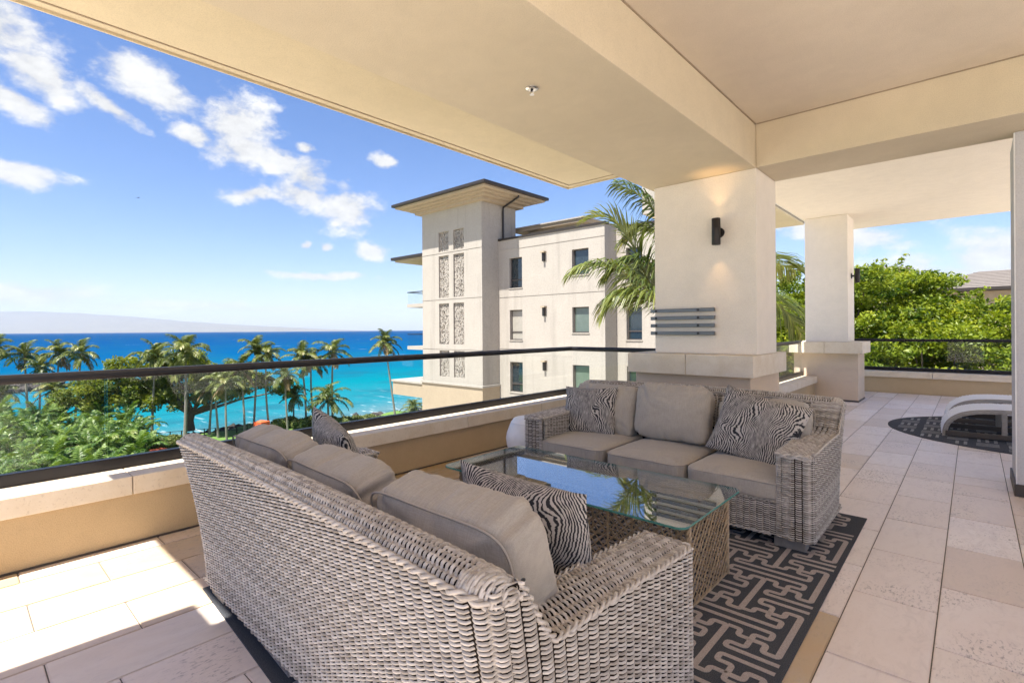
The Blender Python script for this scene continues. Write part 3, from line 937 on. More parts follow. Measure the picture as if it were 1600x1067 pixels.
    def braid(P, r=.0055, a=.006, turns=26.0, n=2):
        d = np.r_[0, np.cumsum(np.linalg.norm(np.diff(P, axis=0), axis=1))]
        q = np.arange(0, d[-1], .008)
        C = np.stack([np.interp(q, d, P[:, i]) for i in range(3)], 1)
        t = np.gradient(C, axis=0); t /= np.linalg.norm(t, axis=1)[:, None] + 1e-9
        side = np.cross(t, [0.1, 0.1, 1.0]); side /= np.linalg.norm(side, axis=1)[:, None] + 1e-9
        upv = np.cross(side, t)
        for j in range(n):
            ph = q * turns * 2 * np.pi * .6 + 2 * np.pi * j / n
            w.tube(C + side * (a * np.cos(ph))[:, None] + upv * (a * np.sin(ph))[:, None], r)
    yy = np.linspace(YF - .02, .125, 60)
    for sg in (1, -1):
        braid(deform(np.c_[np.full(60, sg * (XO - .002)), yy, ztop(np.full(60, XO), yy) + .004]))
        braid(deform(np.c_[np.full(60, sg * (XI + .002)), yy, ztop(np.full(60, XO), yy) + .002]), .004)
        braid(np.c_[np.linspace(sg * (XO - .02), sg * XI, 20), np.full(20, YF + .004), np.full(20, ZARM - .004)])
        braid(np.c_[np.full(20, sg * (XO - .004)), np.linspace(.05, YF - .04, 20), np.full(20, ZB)], .0045)
    xx = np.linspace(-XO + .01, XO - .01, 120)
    zz = ztop(xx, np.zeros(120)) - .018 * np.clip((np.abs(xx) - (XO - .05)) / .05, 0, 1) ** 2
    qx_ = np.clip((np.abs(xx) - (XO - .085)) / .085, 0, 1)
    zz = zz - .022 * qx_ ** 3
    braid(deform(np.c_[xx, -.006 + .075 * (1 - np.sqrt(1 - qx_ ** 2)), zz]))
    braid(deform(np.c_[xx, np.full(120, YI + .003), zz - .004]), .0045)
    braid(np.c_[xx, np.full(120, YF - .024), np.full(120, .288)], .0045)
    braid(np.c_[xx, np.full(120, .004), np.full(120, ZB)], .0045)
    braid(np.c_[xx * .8, np.full(120, YF - .026), np.full(120, ZB)], .0045)
    for sg in (1, -1):
        braid(deform(np.c_[np.full(16, sg * (XO - .001)), np.linspace(.06, YI, 16), np.full(16, ZTOP - .030)]))
    for sg in (1, -1):      # binding wrapped over the ends of the back
        for j, xo_ in enumerate(np.arange(XO - .075, XO + .001, .0082)):
            qx = max(0.0, xo_ - (XO - .085)) / .085
            y0_ = .075 * (1 - math.sqrt(max(0.0, 1 - min(1, qx) ** 2)))
            uu = np.linspace(-.02, 1.02, 14)
            zc = ZTOP - .022 * qx ** 3 - .018 * max(0, (xo_ - (XO - .05)) / .05) ** 2 + .034 * (1 - np.clip(np.abs(2 * uu - 1), 0, 1.04) ** 2.6) - .003
            w.tube(deform(np.c_[np.full(14, sg * xo_), y0_ + uu * (YI - y0_), zc]), .0052)
    out['border_braid'] = w.mesh('border_braid', M['wicker'])
    out['gap_shade'] = gap_shade.mesh('gap_shade', M['wicker_gap_shade'])
    return out

def weld(bm_me, dist=1e-5):
    bm = bmesh.new(); bm.from_mesh(bm_me)
    bmesh.ops.remove_doubles(bm, verts=bm.verts, dist=dist)
    bmesh.ops.recalc_face_normals(bm, faces=bm.faces)
    bm.to_mesh(bm_me); bm.free()

def cushion_mesh(name, w, d, h, seed, n=44, e=7.0, puff=.35, wr=.010, sag=0.0, mat=None):
    """boxed cushion: rounded box, puffed faces, pinched corners, folds"""
    g = np.linspace(-1, 1, n)
    faces = []
    V = []; F = []; c = 0
    for ax in range(3):
        for sg in (-1, 1):
            a, b = np.meshgrid(g, g, indexing='ij')
            P = np.zeros((n, n, 3)); P[..., ax] = sg; P[..., (ax + 1) % 3] = a; P[..., (ax + 2) % 3] = b
            V.append(P.reshape(-1, 3))
            i = (np.arange(n - 1)[:, None] * n + np.arange(n - 1)[None, :])
            q = np.stack([i, i + n, i + n + 1, i + 1] if sg > 0 else [i, i + 1, i + n + 1, i + n], -1).reshape(-1, 4) + c
            F.append(q); c += n * n
    P = np.concatenate(V)
    nrm = (np.abs(P) ** e).sum(1) ** (1 / e)
    P = P / nrm[:, None]
    x, y, z = P[:, 0].copy(), P[:, 1].copy(), P[:, 2].copy()
    r2 = (1 - np.clip(np.abs(x), 0, 1) ** 2.4) * (1 - np.clip(np.abs(y), 0, 1) ** 2.4)
    P[:, 2] = z * (1 - puff * .45 + puff * r2)
    corner = (np.abs(x) ** 6) * (np.abs(y) ** 6)
    P[:, 0] *= 1 - .035 * (1 - np.abs(y) ** 2) * np.abs(x) ** 4 + .01 * corner
    P[:, 1] *= 1 - .035 * (1 - np.abs(x) ** 2) * np.abs(y) ** 4 + .01 * corner
    P *= np.array([w / 2, d / 2, h / 2])
    rs = np.random.default_rng(seed)
    D = np.zeros(len(P))
    for _ in range(9):      # folds radiating from corners and edges
        cx, cy = rs.choice([-1, 1]) * w / 2 * rs.uniform(.7, 1), rs.choice([-1, 1]) * d / 2 * rs.uniform(.7, 1)
        an = math.atan2(-cy, -cx) + rs.normal(0, .5)
        dx, dy = P[:, 0] - cx, P[:, 1] - cy
        al = dx * math.cos(an) + dy * math.sin(an); pe = -dx * math.sin(an) + dy * math.cos(an) + .03 * np.sin(al * 14 + _)
        D += rs.uniform(.5, 1.2) * np.exp(-(pe / .018) ** 2) * np.exp(-np.abs(al) / .16) * (rs.choice([-1, -1, .7]))
    for _ in range(5):
        cx = rs.uniform(-.4, .4) * w; ph = rs.uniform(0, 6)
        pe = P[:, 0] - cx + .03 * np.sin(P[:, 1] * 9 + ph) + .4 * (P[:, 1]) * rs.normal(0, .5)
        D += -.7 * np.exp(-(pe / .012) ** 2) * np.clip(np.abs(P[:, 1]) / (d / 2), 0, 1) ** 1.5 * rs.uniform(.3, 1)
    ex = np.clip(1 - np.abs(2 * P[:, 0] / w), 0, 1) * w / 2; ey = np.clip(1 - np.abs(2 * P[:, 1] / d), 0, 1) * d / 2
    ph = rs.uniform(0, 6)
    D += .26 * np.sin(P[:, 0] * 88 + 5 * np.sin(P[:, 0] * 23 + ph)) * np.exp(-ey / .035) + .22 * np.sin(P[:, 1] * 92 + 5 * np.sin(P[:, 1] * 19 + ph)) * np.exp(-ex / .035)
    for i, p in enumerate(P):
        q = Vector((p[0] * 5 + seed, p[1] * 5, p[2] * 5))
        D[i] += .7 * mnoise.noise(q) + .3 * mnoise.noise(q * 2.7)
    nn = P / np.array([w / 2, d / 2, h / 2]); nn = np.sign(nn) * np.abs(nn) ** 5; nn /= np.linalg.norm(nn, axis=1)[:, None] + 1e-9
    P = P + nn * (D * wr)[:, None]
    if sag: P[:, 2] -= sag * (1 - (2 * P[:, 0] / w) ** 2) * (P[:, 2] > 0)
    me = np_mesh(name, P, np.concatenate(F), True, None, [mat or M['linen']])
    weld(me, 2e-4)
    return me

def edge_loop_mesh(name, w, d, h, r=.005, z=0.0, e=7.0):
    th = np.linspace(0, 2 * np.pi, 97)
    c, s_ = np.cos(th), np.sin(th)
    k = (np.abs(c) ** e + np.abs(s_) ** e) ** (-1 / e)
    x, y = c * k, s_ * k
    x2 = x * (1 - .035 * (1 - y ** 2) * np.abs(x) ** 4); y2 = y * (1 - .035 * (1 - x ** 2) * np.abs(y) ** 4)
    P = np.c_[x2 * (w / 2 - .002), y2 * (d / 2 - .002), np.full(97, z)]
    wv = Weave(); wv.tube(P, r, 5)
    return np_mesh(name, np.concatenate(wv.V), np.concatenate(wv.F), True, None, [M['piping']])

def pillow_mesh(name, w, d, t, seed, n=40):
    g = np.linspace(-1, 1, n)
    a, b = np.meshgrid(g, g, indexing='ij')
    rs = np.random.default_rng(seed)
    X = a * w / 2 * (1 - .075 * (1 - b ** 2) * np.abs(a) ** 3); Y = b * d / 2 * (1 - .075 * (1 - a ** 2) * np.abs(b) ** 3)
    prof = np.clip((1 - np.abs(a) ** 2.6) * (1 - np.abs(b) ** 2.6), 0, 1) ** .55
    V = []; F = []; c = 0
    for sg in (1, -1):
        D = np.zeros_like(a)
        for _ in range(10):
            cx, cy = rs.choice([-1, 1]) * rs.uniform(.6, 1), rs.choice([-1, 1]) * rs.uniform(.6, 1)
            an = math.atan2(-cy, -cx) + rs.normal(0, .4)
            dx, dy = a - cx, b - cy
            al = dx * math.cos(an) + dy * math.sin(an); pe = -dx * math.sin(an) + dy * math.cos(an)
            D += rs.choice([-1, 1]) * np.exp(-(pe / .10) ** 2) * np.exp(-np.abs(al) / .5)
        Z = sg * (t / 2 * prof + .008 * D * prof + .002)
        V.append(np.stack([X, Y, Z], -1).reshape(-1, 3))
        i = (np.arange(n - 1)[:, None] * n + np.arange(n - 1)[None, :])
        F.append((np.stack([i, i + n, i + n + 1, i + 1] if sg > 0 else [i, i + 1, i + n + 1, i + n], -1)).reshape(-1, 4) + c); c += n * n
    P = np.concatenate(V)
    # close the rim
    rim = [(i, 0) for i in range(n)] + [(n - 1, j) for j in range(1, n)] + [(i, n - 1) for i in range(n - 2, -1, -1)] + [(0, j) for j in range(n - 2, 0, -1)]
    ids = np.array([i * n + j for i, j in rim]); nx = np.roll(ids, -1)
    F.append(np.stack([ids, nx, nx + n * n, ids + n * n], -1))
    me = np_mesh(name, P, np.concatenate(F), True, None, [M['zebra']])
    bm = bmesh.new(); bm.from_mesh(me); bmesh.ops.recalc_face_normals(bm, faces=bm.faces); bm.to_mesh(me); bm.free()
    return me

SM = make_sofa_meshes()
seat_me = [cushion_mesh('seat_cushion', .672, .80, .165, 20 + i, wr=.009, puff=.28) for i in range(3)]
back_me = [cushion_mesh('back_cushion', .675, .485, .235, 40 + i, puff=.50, wr=.016, e=6.0) for i in range(3)]
seat_pipe = edge_loop_mesh('piping', .672, .80, .165, .0045, .050)
back_pipe = edge_loop_mesh('piping', .675, .485, .235, .004, 0.085, 6.0)
foot_me = MB().box(-.09, .09, -.045, .045, 0, .085).mesh('leg', bevel=.004); foot_me.materials.append(M['woodfoot'])

def make_sofa(label, loc, rz, seats, backs):
    e = empty('wicker_sofa', loc, rz, label, 'sofa', 'grey wicker sofas')
    for nm in ('outer_weave', 'arm_weave', 'arm_weave_mirror', 'back_weave', 'apron_weave', 'border_braid', 'gap_shade'):
        pn = {'arm_weave_mirror': 'arm_weave', 'gap_shade': 'gap_shade_sheet'}.get(nm, nm)
        o = link(pn, SM[nm], None, e)
        if pn != 'gap_shade_sheet': tag(o, kind='stuff')
    for sx in (-1, 1):
        for y in (.07, YF - .10):
            link('leg', foot_me, None, e, (sx * (XO - .14), y, 0))
    for i, (dx, dy, dz, r, k) in enumerate(seats):
        o = link('seat_cushion', seat_me[k], None, e, ((i - 1) * .675 + dx, .545 + dy, .352 + dz), (0, 0, r))
        link('piping', seat_pipe, None, o)
    for i, (dx, dy, dz, lean, r, k) in enumerate(backs):
        o = link('back_cushion', back_me[k], None, e, ((i - 1) * .675 + dx, .245 + dy, .628 + dz), (math.radians(90 + lean), 0, r))
        link('piping', back_pipe, None, o)
    return e
near_sofa = make_sofa('near grey wicker sofa seen from behind with taupe cushions', (-1.925, 0.885, .009), math.radians(-1.6),
    [(0, .0, 0, .01, 0), (0, -.01, .004, -.01, 1), (0, .005, 0, 0, 2)],
    [(-.03, .01, .022, 17, .03, 0), (.0, -.005, .020, 18, -.02, 1), (.02, .0, .028, 17, .02, 2)])
far_sofa = make_sofa('far grey wicker sofa facing the camera across the glass table', (-1.875, 4.44, .009), math.radians(180),
    [(0, .005, 0, -.01, 2), (0, .0, .0, .01, 0), (0, -.0, .004, 0, 1)],
    [(.0, .01, -.01, 17, -.03, 1), (.03, .03, .04, 15, .02, 2), (.03, .0, .0, 17, 0, 0)])

def throw(label, me, loc, rot):
    o = link('throw_pillow', me, None, None, loc)
    o.rotation_euler = rot
    return tag(o, label, 'pillow', 'black and white patterned throw pillows')
pm = [pillow_mesh('throw_pillow', .64, .50, .17, 5), pillow_mesh('throw_pillow', .62, .52, .18, 6), pillow_mesh('throw_pillow', .54, .46, .16, 8), pillow_mesh('throw_pillow', .64, .52, .17, 9)]
R = math.radians
throw('patterned throw pillow standing on the near sofa between its right cushion and the table', pm[0], (-1.24, 1.44, .625), Euler((R(78), R(0), R(180 - 3)), 'XYZ'))
throw('patterned throw pillow at the seaward end of the near sofa', pm[1], (-2.60, 1.45, .675), Euler((R(74), R(-6), R(180 - 14)), 'XYZ'))
throw('patterned throw pillow leaning at the seaward end of the far sofa', pm[2], (-2.66, 4.015, .635), Euler((R(74), R(-2), R(8)), 'XYZ'))
throw('large patterned throw pillow tilted against the right arm of the far sofa', pm[3], (-1.19, 3.99, .655), Euler((R(70), R(11), R(-10)), 'XYZ'))

# ------------------------------------------------------------------ glass coffee table
tb = empty('coffee_table', (-1.90, 2.74, .009), 0, 'low coffee table with clear glass top on a woven cane base', 'coffee table')
def rrect(hx, hy, r, n=6):
    pts = []
    for cx, cy, a0 in ((hx - r, hy - r, 0), (-hx + r, hy - r, 90), (-hx + r, -hy + r, 180), (hx - r, -hy + r, 270)):
        for k in range(n + 1):
            a = math.radians(a0 + 90 * k / n)
            pts.append((cx + r * math.cos(a), cy + r * math.sin(a)))
    return pts
ol = rrect(.88, .405, .05)
zt_, zb_ = .441, .429
n = len(ol)
m_edge, ntE, bE, NE, LE = new_mat('table_glass_edge')
bE.inputs['Base Color'].default_value = (.10, .34, .29, 1); bE.inputs['Roughness'].default_value = .12
bE.inputs['Transmission Weight'].default_value = .35; bE.inputs['IOR'].default_value = 1.5
me = bpy.data.meshes.new('glass_top')
V = [(x, y, zb_) for x, y in ol] + [(x, y, zt_) for x, y in ol]
me.from_pydata(V, [], [tuple(range(n - 1, -1, -1)), tuple(range(n, 2 * n))] + [(i, (i + 1) % n, n + (i + 1) % n, n + i) for i in range(n)])
me.materials.append(M['tableglass']); me.materials.append(m_edge)
me.polygons.foreach_set('material_index', [0, 0] + [1] * n)
link('glass_top', me, None, tb)
def cane_panel(p0, p1, z0, z1, parent):
    """open diagonal cane lattice between two posts"""
    a = Vector((p0[0], p0[1], 0)); b = Vector((p1[0], p1[1], 0))
    Ln = (b - a).length; d = (b - a) / Ln; nn = Vector((d.y, -d.x, 0))
    Hh = z1 - z0
    w = Weave()
    def P(u, z): return np.array(a + d * u) + np.array([0, 0, z0 + z])
    def line(u0, z0_, u1, z1_, off, r=.0038):
        k = max(2, int(math.hypot(u1 - u0, z1_ - z0_) / .05))
        t = np.linspace(0, 1, k)
        pts = np.array([P(u0 + (u1 - u0) * q, z0_ + (z1_ - z0_) * q) for q in t]) + np.array(nn)[None, :] * (off + .0015 * np.sin(t * 40))[:, None]
        w.tube(pts, r, 4)
    sp_ = .052
    u = -Hh
    while u < Ln:
        ua, za = (u, 0) if u >= 0 else (0, -u)
        ub, zb2 = (u + Hh, Hh) if u + Hh <= Ln else (Ln, Ln - u)
        if ub - ua > .01: line(ua, za, ub, zb2, .003)
        ua, za = (u, Hh) if u >= 0 else (0, Hh + u)
        ub, zb2 = (u + Hh, 0) if u + Hh <= Ln else (Ln, Hh - (Ln - u))
        if ub - ua > .01: line(ua, za, ub, zb2, -.003)
        u += sp_
    for k in range(1, int(Ln / .30)):
        line(k * .30, 0, k * .30, Hh, .006, .006)
    line(0, .006, Ln, .006, 0, .008); line(0, Hh - .006, Ln, Hh - .006, 0, .009)
    o = link('cane_lattice', w.mesh('cane_lattice', M['cane']), None, parent)
    return tag(o, kind='stuff')
bx0, bx1, by0, by1 = -.80, .855, -.30, .22
for p, q in (((bx0, by0), (bx1, by0)), ((bx1, by0), (bx1, by1)), ((bx1, by1), (bx0, by1)), ((bx0, by1), (bx0, by0))):
    cane_panel(p, q, .0, .426, tb)
for x, y in ((bx0, by0), (bx1, by0), (bx1, by1), (bx0, by1)):
    w = Weave()
    zz = np.linspace(0, .428, 60)
    for j in range(3):
        ph = zz * 60 + j * 2.1
        w.tube(np.c_[x + .008 * np.cos(ph), y + .008 * np.sin(ph), zz], .008, 5)
    link('post', w.mesh('post', M['cane']), None, tb)

# ------------------------------------------------------------------ rugs
rug = empty('area_rug', (-1.85, 2.68, 0), 0, 'charcoal rug with taupe fretwork lines under the sofas and table', 'rug')
rc = [(-3.12, .925), (-.562, .76), (-.580, 4.49), (-3.08, 4.49)]
rl = [(x + 1.85, y - 2.68) for x, y in rc]
MB().prism(rl, .0005, .008).build('rug_field', M['rug'], rug, bevel=.002)
def fillet2(pts, r, k=4):
    out = [Vector(pts[0])]
    for i in range(1, len(pts) - 1):
        a, b, c = Vector(pts[i - 1]), Vector(pts[i]), Vector(pts[i + 1])
        u = (a - b); v = (c - b)
        rr = min(r, u.length * .45, v.length * .45)
        p0, p1 = b + u.normalized() * rr, b + v.normalized() * rr
        for j in range(k + 1):
            t = j / k
            out.append(p0 * (1 - t) ** 2 + b * 2 * t * (1 - t) + p1 * t * t)
    out.append(Vector(pts[-1]))
    return out
def ribbon(mb, pts, w, z0, z1, clip=None):
    pts = fillet2([(p[0], p[1]) for p in pts], .016)
    L_, R_ = [], []
    for i, p in enumerate(pts):
        t = (pts[min(i + 1, len(pts) - 1)] - pts[max(i - 1, 0)])
        if t.length < 1e-9: continue
        t.normalize(); nn = Vector((-t.y, t.x))
        L_.append(p + nn * w / 2); R_.append(p - nn * w / 2)
    m = len(L_)
    V = [(p.x, p.y, z1) for p in L_] + [(p.x, p.y, z1) for p in R_] + [(p.x, p.y, z0) for p in L_] + [(p.x, p.y, z0) for p in R_]
    F = []
    for i in range(m - 1):
        F += [(i, m + i, m + i + 1, i + 1), (i, i + 1, 2 * m + i + 1, 2 * m + i), (m + i, 3 * m + i, 3 * m + i + 1, m + i + 1)]
    mb.add(V, F)
mbp = MB()
UP, VP_ = 0.248, 0.585
def rpt(u, v): return (-.585 - u + 1.85, v - 2.68)
def lay_line(pts, w, z1):
    pts = [rpt(u, v) for u, v in pts]
    ys = [p[1] for p in pts]; xs = [p[0] for p in pts]
    if min(ys) < rl[0][1] + .06 or max(ys) > rl[2][1] - .03 or min(xs) < rl[3][0] + .04: return
    ribbon(mbp, pts, w, .0078, z1)
for c in range(0, 11):
    uc = .16 + UP * c; ur = uc - UP
    for k in range(-6, 7):
        p = 2.253 + (.2925 if c % 2 else 0) + VP_ * k          # pair of lines on the right side of column c
        v1, v2 = p + .150, p + VP_ - .150                        # the two fret centres of this bay
        v2b = p - .150                                           # lower bay's upper centre
        vr2, vr1 = p + .1425, p - .1425                          # centres of the column to the right
        zz = .0098 + .0001 * (c % 2)
        if c == 0:
            lay_line([(.012, p + .032), (uc + .073, p + .032), (uc + .073, v1 - .075), (uc, v1 - .075), (uc, v1)], .0240, zz)
            lay_line([(.012, p - .032), (uc + .066, p - .032), (uc + .066, v2b + .065), (uc, v2b + .065), (uc, v2b)], .0240, zz)
        else:
            lay_line([(ur, vr2), (ur, vr2 - .045), (ur - .068, vr2 - .045), (ur - .068, p + .032), (uc + .073, p + .032), (uc + .073, v1 - .075), (uc, v1 - .075), (uc, v1)], .0240, zz)
            lay_line([(ur, vr1), (ur, vr1 + .05), (ur - .066, vr1 + .05), (ur - .066, p - .032), (uc + .066, p - .032), (uc + .066, v2b + .065), (uc, v2b + .065), (uc, v2b)], .0240, zz)
        lay_line([(uc, v1), (uc - .065, v1), (uc - .065, v1 - .062), (uc - .127, v1 - .062), (uc - .127, v2 + .055), (uc - .062, v2 + .055), (uc - .062, v2), (uc, v2)], .027, zz + .00005)
        lay_line([(uc, v1), (uc + .058, v1), (uc + .058, v1 + .052), (uc + .118, v1 + .052)], .0245, zz)
        lay_line([(uc, v2), (uc + .066, v2), (uc + .066, v2 - .042), (uc + .118, v2 - .042)], .0245, zz)
for k in range(7):      # broken border band along the near edge
    a_, b_ = .02 + k * .37, .02 + k * .37 + .33
    pa, pb = Vector(rl[0]).lerp(Vector(rl[1]), a_ / 2.6), Vector(rl[0]).lerp(Vector(rl[1]), b_ / 2.6)
    ribbon(mbp, [(pa.x, pa.y + .075), (pb.x, pb.y + .075)], .034, .0078, .0097)
o = mbp.build('fret_pattern', M['rugline'], rug)

oval = empty('oval_rug', (.93, 9.25, 0), 0, 'oval charcoal rug with pale basket dashes under the loungers', 'rug')
RX, RY = 1.86, 1.55
MB().prism([(RX * math.cos(2 * math.pi * i / 72), RY * math.sin(2 * math.pi * i / 72)) for i in range(72)], .0005, .007).build('rug_field', M['rug'], oval)
mbo = MB()
cs = .27
for i in range(-8, 9):
    for j in range(-7, 8):
        for k in range(3):
            o_ = (k - 1) * .075
            hx, hy = (.10, .016) if (i + j) % 2 else (.016, .10)
            cx, cy = i * cs + (0 if (i + j) % 2 else o_), j * cs + (o_ if (i + j) % 2 else 0)
            if ((abs(cx) + hx) / RX) ** 2 + ((abs(cy) + hy) / RY) ** 2 < .95:
                mbo.box(cx - hx, cx + hx, cy - hy, cy + hy, .0068, .0088)
mbo.build('dash_pattern', M['rugpale'], oval)

# ------------------------------------------------------------------ arched wicker loungers
def lounger(label, y0):
    e = empty('lounger', (-.30, y0, .009), R(3), label, 'lounger', 'arched wicker loungers on the oval rug')
    prof = [(0, 0), (.005, .10), (.03, .18), (.09, .255), (.18, .315), (.32, .355), (.50, .372), (.75, .375), (1.0, .372), (1.3, .36), (1.6, .37), (1.8, .40), (2.0, .46)]
    q, s_ = rounded(prof, [.05] * len(prof), .02)
    t = np.gradient(q, axis=0); t /= np.linalg.norm(t, axis=1)[:, None]
    nr = np.stack([-t[:, 1], t[:, 0]], 1)
    W_ = .66
    th_ = .045
    V = []; F = []
    for (x, z), (nx, nz) in zip(q, nr):
        for yy, oo in ((0, 0), (W_, 0), (W_, -th_), (0, -th_)):
            V.append((x + nx * oo, yy, max(0, z + nz * oo)))
    m = len(q)
    for i in range(m - 1):
        for j in range(4):
            F.append((i * 4 + j, (i + 1) * 4 + j, (i + 1) * 4 + (j + 1) % 4, i * 4 + (j + 1) % 4))
    F.append((0, 1, 2, 3)); F.append((m * 4 - 1, m * 4 - 2, m * 4 - 3, m * 4 - 4))
    MB().add(V, F).build('woven_seat', M['white_weave'], e)
    w = Weave()
    for k in range(2, m, 1):
        yy_ = np.linspace(.0, W_, 33)
        w.strand(np.c_[np.full(33, q[k, 0]), yy_, np.full(33, q[k, 1])], np.tile([nr[k, 0], 0, nr[k, 1]], (33, 1)), np.tile([t[k, 0], 0, t[k, 1]], (33, 1)), np.linspace(0, 8, 33), k % 2, .0085, .0035)
    tag(link('seat_weave', w.mesh('seat_weave', M['white_weave']), None, e), kind='stuff')
    for yy in (-.012, W_ + .012):
        w = Weave()
        for k in range(5):
            P = np.c_[q[:, 0] - nr[:, 0] * (.004 + k * .010), np.full(m, yy), np.maximum(.004, q[:, 1] - nr[:, 1] * (.004 + k * .010))]
            P[:, 1] += .004 * np.sin(s_ * 90 + k * math.pi)
            w.tube(P, .0075, 6)
        o = link('wicker_rim', w.mesh('wicker_rim', M['lounger_wicker']), None, e)
        MB().box(.03, 1.9, yy - .02, yy + .02, .012, .075).build('runner', M['lounger_brown'], e, bevel=.006)
    for xx in (.55, 1.6):
        for yy in (-.012, W_ + .012):
            MB().box(xx, xx + .05, yy - .018, yy + .018, .07, .34).build('leg', M['lounger_wicker'], e, bevel=.005)
    return e
M['white_weave'] = plain('lounger_mesh', (0.80, 0.81, 0.83), 0.6, 0, 120, 0.15, 0.3)
M['lounger_wicker'] = wicker_mat('lounger_wicker', (0.30, 0.27, 0.24), (0.50, 0.47, 0.43))
M['lounger_brown'] = plain('lounger_runner', (0.10, 0.08, 0.065), 0.6, 0, 60, 0.3, 0.3)
lounger('nearer arched wicker lounger on the oval rug', 8.52)
lounger('arched wicker lounger behind the nearer one on the oval rug', 9.75)

# white drum stool beside the far sofa
st = empty('drum_stool', (-3.40, 4.02, 0), 0, 'white glazed drum stool beside the seaward arm of the far sofa', 'stool')
MB().lathe([(.13, 0), (.155, .004), (.20, .10), (.235, .22), (.243, .29), (.235, .34), (.20, .43), (.165, .485), (.15, .495), (.02, .498)], 40).build('body', M['white'], st, smooth=True)
for zz in (.055, .452):
    MB().lathe([(.178, zz - .008), (.192, zz), (.178, zz + .008)], 40).build('ring', M['white'], st, smooth=True)

# ------------------------------------------------------------------ neighbouring building with tower
nb = empty('neighbour_building', (-22, 28, -14), 0, 'cream rendered apartment building with dark framed windows and a roofed tower', 'building')
OB = Vector((-22, 28, -14))
def nbox(name, x0, x1, y0, y1, z0, z1, mat, parent=None, bevel=0.0):
    return MB().box(x0 - OB.x, x1 - OB.x, y0 - OB.y, y1 - OB.y, z0 - OB.z, z1 - OB.z).build(name, mat, parent or nb, bevel=bevel)
def wall_holes(name, x0, x1, z0, z1, y, holes, depth, mat):
    """wall facing -Y with real recessed openings"""
    xs = sorted({x0, x1} | {h[0] for h in holes} | {h[1] for h in holes})
    zs = sorted({z0, z1} | {h[2] for h in holes} | {h[3] for h in holes})
    mb = MB()
    yl = y - OB.y
    for a, b in zip(xs[:-1], xs[1:]):
        for c, d in zip(zs[:-1], zs[1:]):
            mx, mz = (a + b) / 2, (c + d) / 2
            if any(h[0] < mx < h[1] and h[2] < mz < h[3] for h in holes): continue
            mb.quad((a - OB.x, yl, c - OB.z), (b - OB.x, yl, c - OB.z), (b - OB.x, yl, d - OB.z), (a - OB.x, yl, d - OB.z))
    for h in holes:
        a, b, c, d = h[0] - OB.x, h[1] - OB.x, h[2] - OB.z, h[3] - OB.z
        e_ = yl + depth
        mb.quad((a, yl, c), (a, yl, d), (a, e_, d), (a, e_, c)); mb.quad((b, yl, d), (b, yl, c), (b, e_, c), (b, e_, d))
        mb.quad((a, yl, d), (b, yl, d), (b, e_, d), (a, e_, d)); mb.quad((b, yl, c), (a, yl, c), (a, e_, c), (b, e_, c))
    return mb.build(name, mat, nb)
def window(h, y, split=None, pane='window', depth=.26):
    a, b, c, d = h
    f = .07
    mb = MB()
    for q in ((a, b, c, c + f), (a, b, d - f, d), (a, a + f, c + f, d - f), (b - f, b, c + f, d - f)):
        mb.box(q[0] - OB.x, q[1] - OB.x, y + depth - .08 - OB.y, y + depth - OB.y, q[2] - OB.z, q[3] - OB.z)
    if split is not None:
        zz = c + (d - c) * split
        mb.box(a + f - OB.x, b - f - OB.x, y + depth - .075 - OB.y, y + depth - OB.y, zz - .04 - OB.z, zz + .04 - OB.z)
    fr = mb.build('window', M['frame'], nb)
    if split is None:
        ps = [(c + f, d - f)]
    else:
        ps = [(c + f, zz - .04), (zz + .04, d - f)]
    for k, (p, q) in enumerate(ps):
        o = nbox('pane', a + f, b - f, y + depth - .03, y + depth - .02, p, q, M[pane], fr)
    nbox('sill', a - .05, b + .05, y - .05, y + .05, c - .06, c - .002, M['facade'], fr)
Y1, Y0T, Y2 = 26.5, 24.83, 27.84
wins = []
for zt_ in (6.40, 2.77, -0.85, -4.45, -8.05):
    wins.append((-24.15, -22.98, zt_ - 2.1, zt_))
win2 = [(-18.80, -17.55, zt_ - 1.62, zt_) for zt_ in (6.42, 2.79, -.85, -4.45, -8.05)]
wall_holes('wall', -25.2, -16.4, -14, 7.72, Y1, wins + win2, .26, M['facade'])
for k, h in enumerate(wins): window(h, Y1, .27, ('window', 'window_blind', 'window', 'window_green', 'window')[k])
for k, h in enumerate(win2): window(h, Y1, None, ('window', 'window_green', 'window_green', 'window', 'window_blind')[k])
win3 = [(-15.72, -14.68, zt_ - 2.0, zt_) for zt_ in (6.32, 2.72, -.88, -4.48, -8.08)] + [(-12.7, -11.6, zt_ - 2.0, zt_) for zt_ in (6.32, 2.72, -.88, -4.48, -8.08)]
wall_holes('wall', -16.4, -9.0, -14, 7.60, Y2, win3, .26, M['facade'])
for h in win3: window(h, Y2, .27)
nbox('end_wall', -16.70, -16.40, Y1 + .01, Y2 + 2, -14, 7.72, M['facade'])
nbox('end_wall', -9.30, -9.0, Y2 + .01, 33, -14, 7.60, M['facade'])
nbox('rear_mass', -25.0, -9.35, Y2 + .6, 32.5, -14, 7.3, M['facade'])
nbox('roof_coping', -25.19, -16.30, Y1 - .08, Y1 + .35, 7.725, 7.86, M['bronze'])
nbox('roof_coping', -16.29, -8.9, Y2 - .08, Y2 + .35, 7.605, 7.74, M['bronze'])
for zz in (7.05, 3.72, .10, -3.52):
    nbox('band', -25.19, -16.39, Y1 - .025, Y1 - .001, zz - .03, zz + .03, M['facade'])
for x, z0 in ((-21.0, 6.35), (-21.0, 2.74), (-21.0, -.85)):
    wl = nbox('facade_lamp', x - .08, x + .08, Y1 - .20, Y1 - .04, z0 - .45, z0 + .10, M['dark'])
    nbox('lamp_hood', x - .16, x + .16, Y1 - .30, Y1 - .002, z0 + .102, z0 + .20, M['facade_base'], wl)
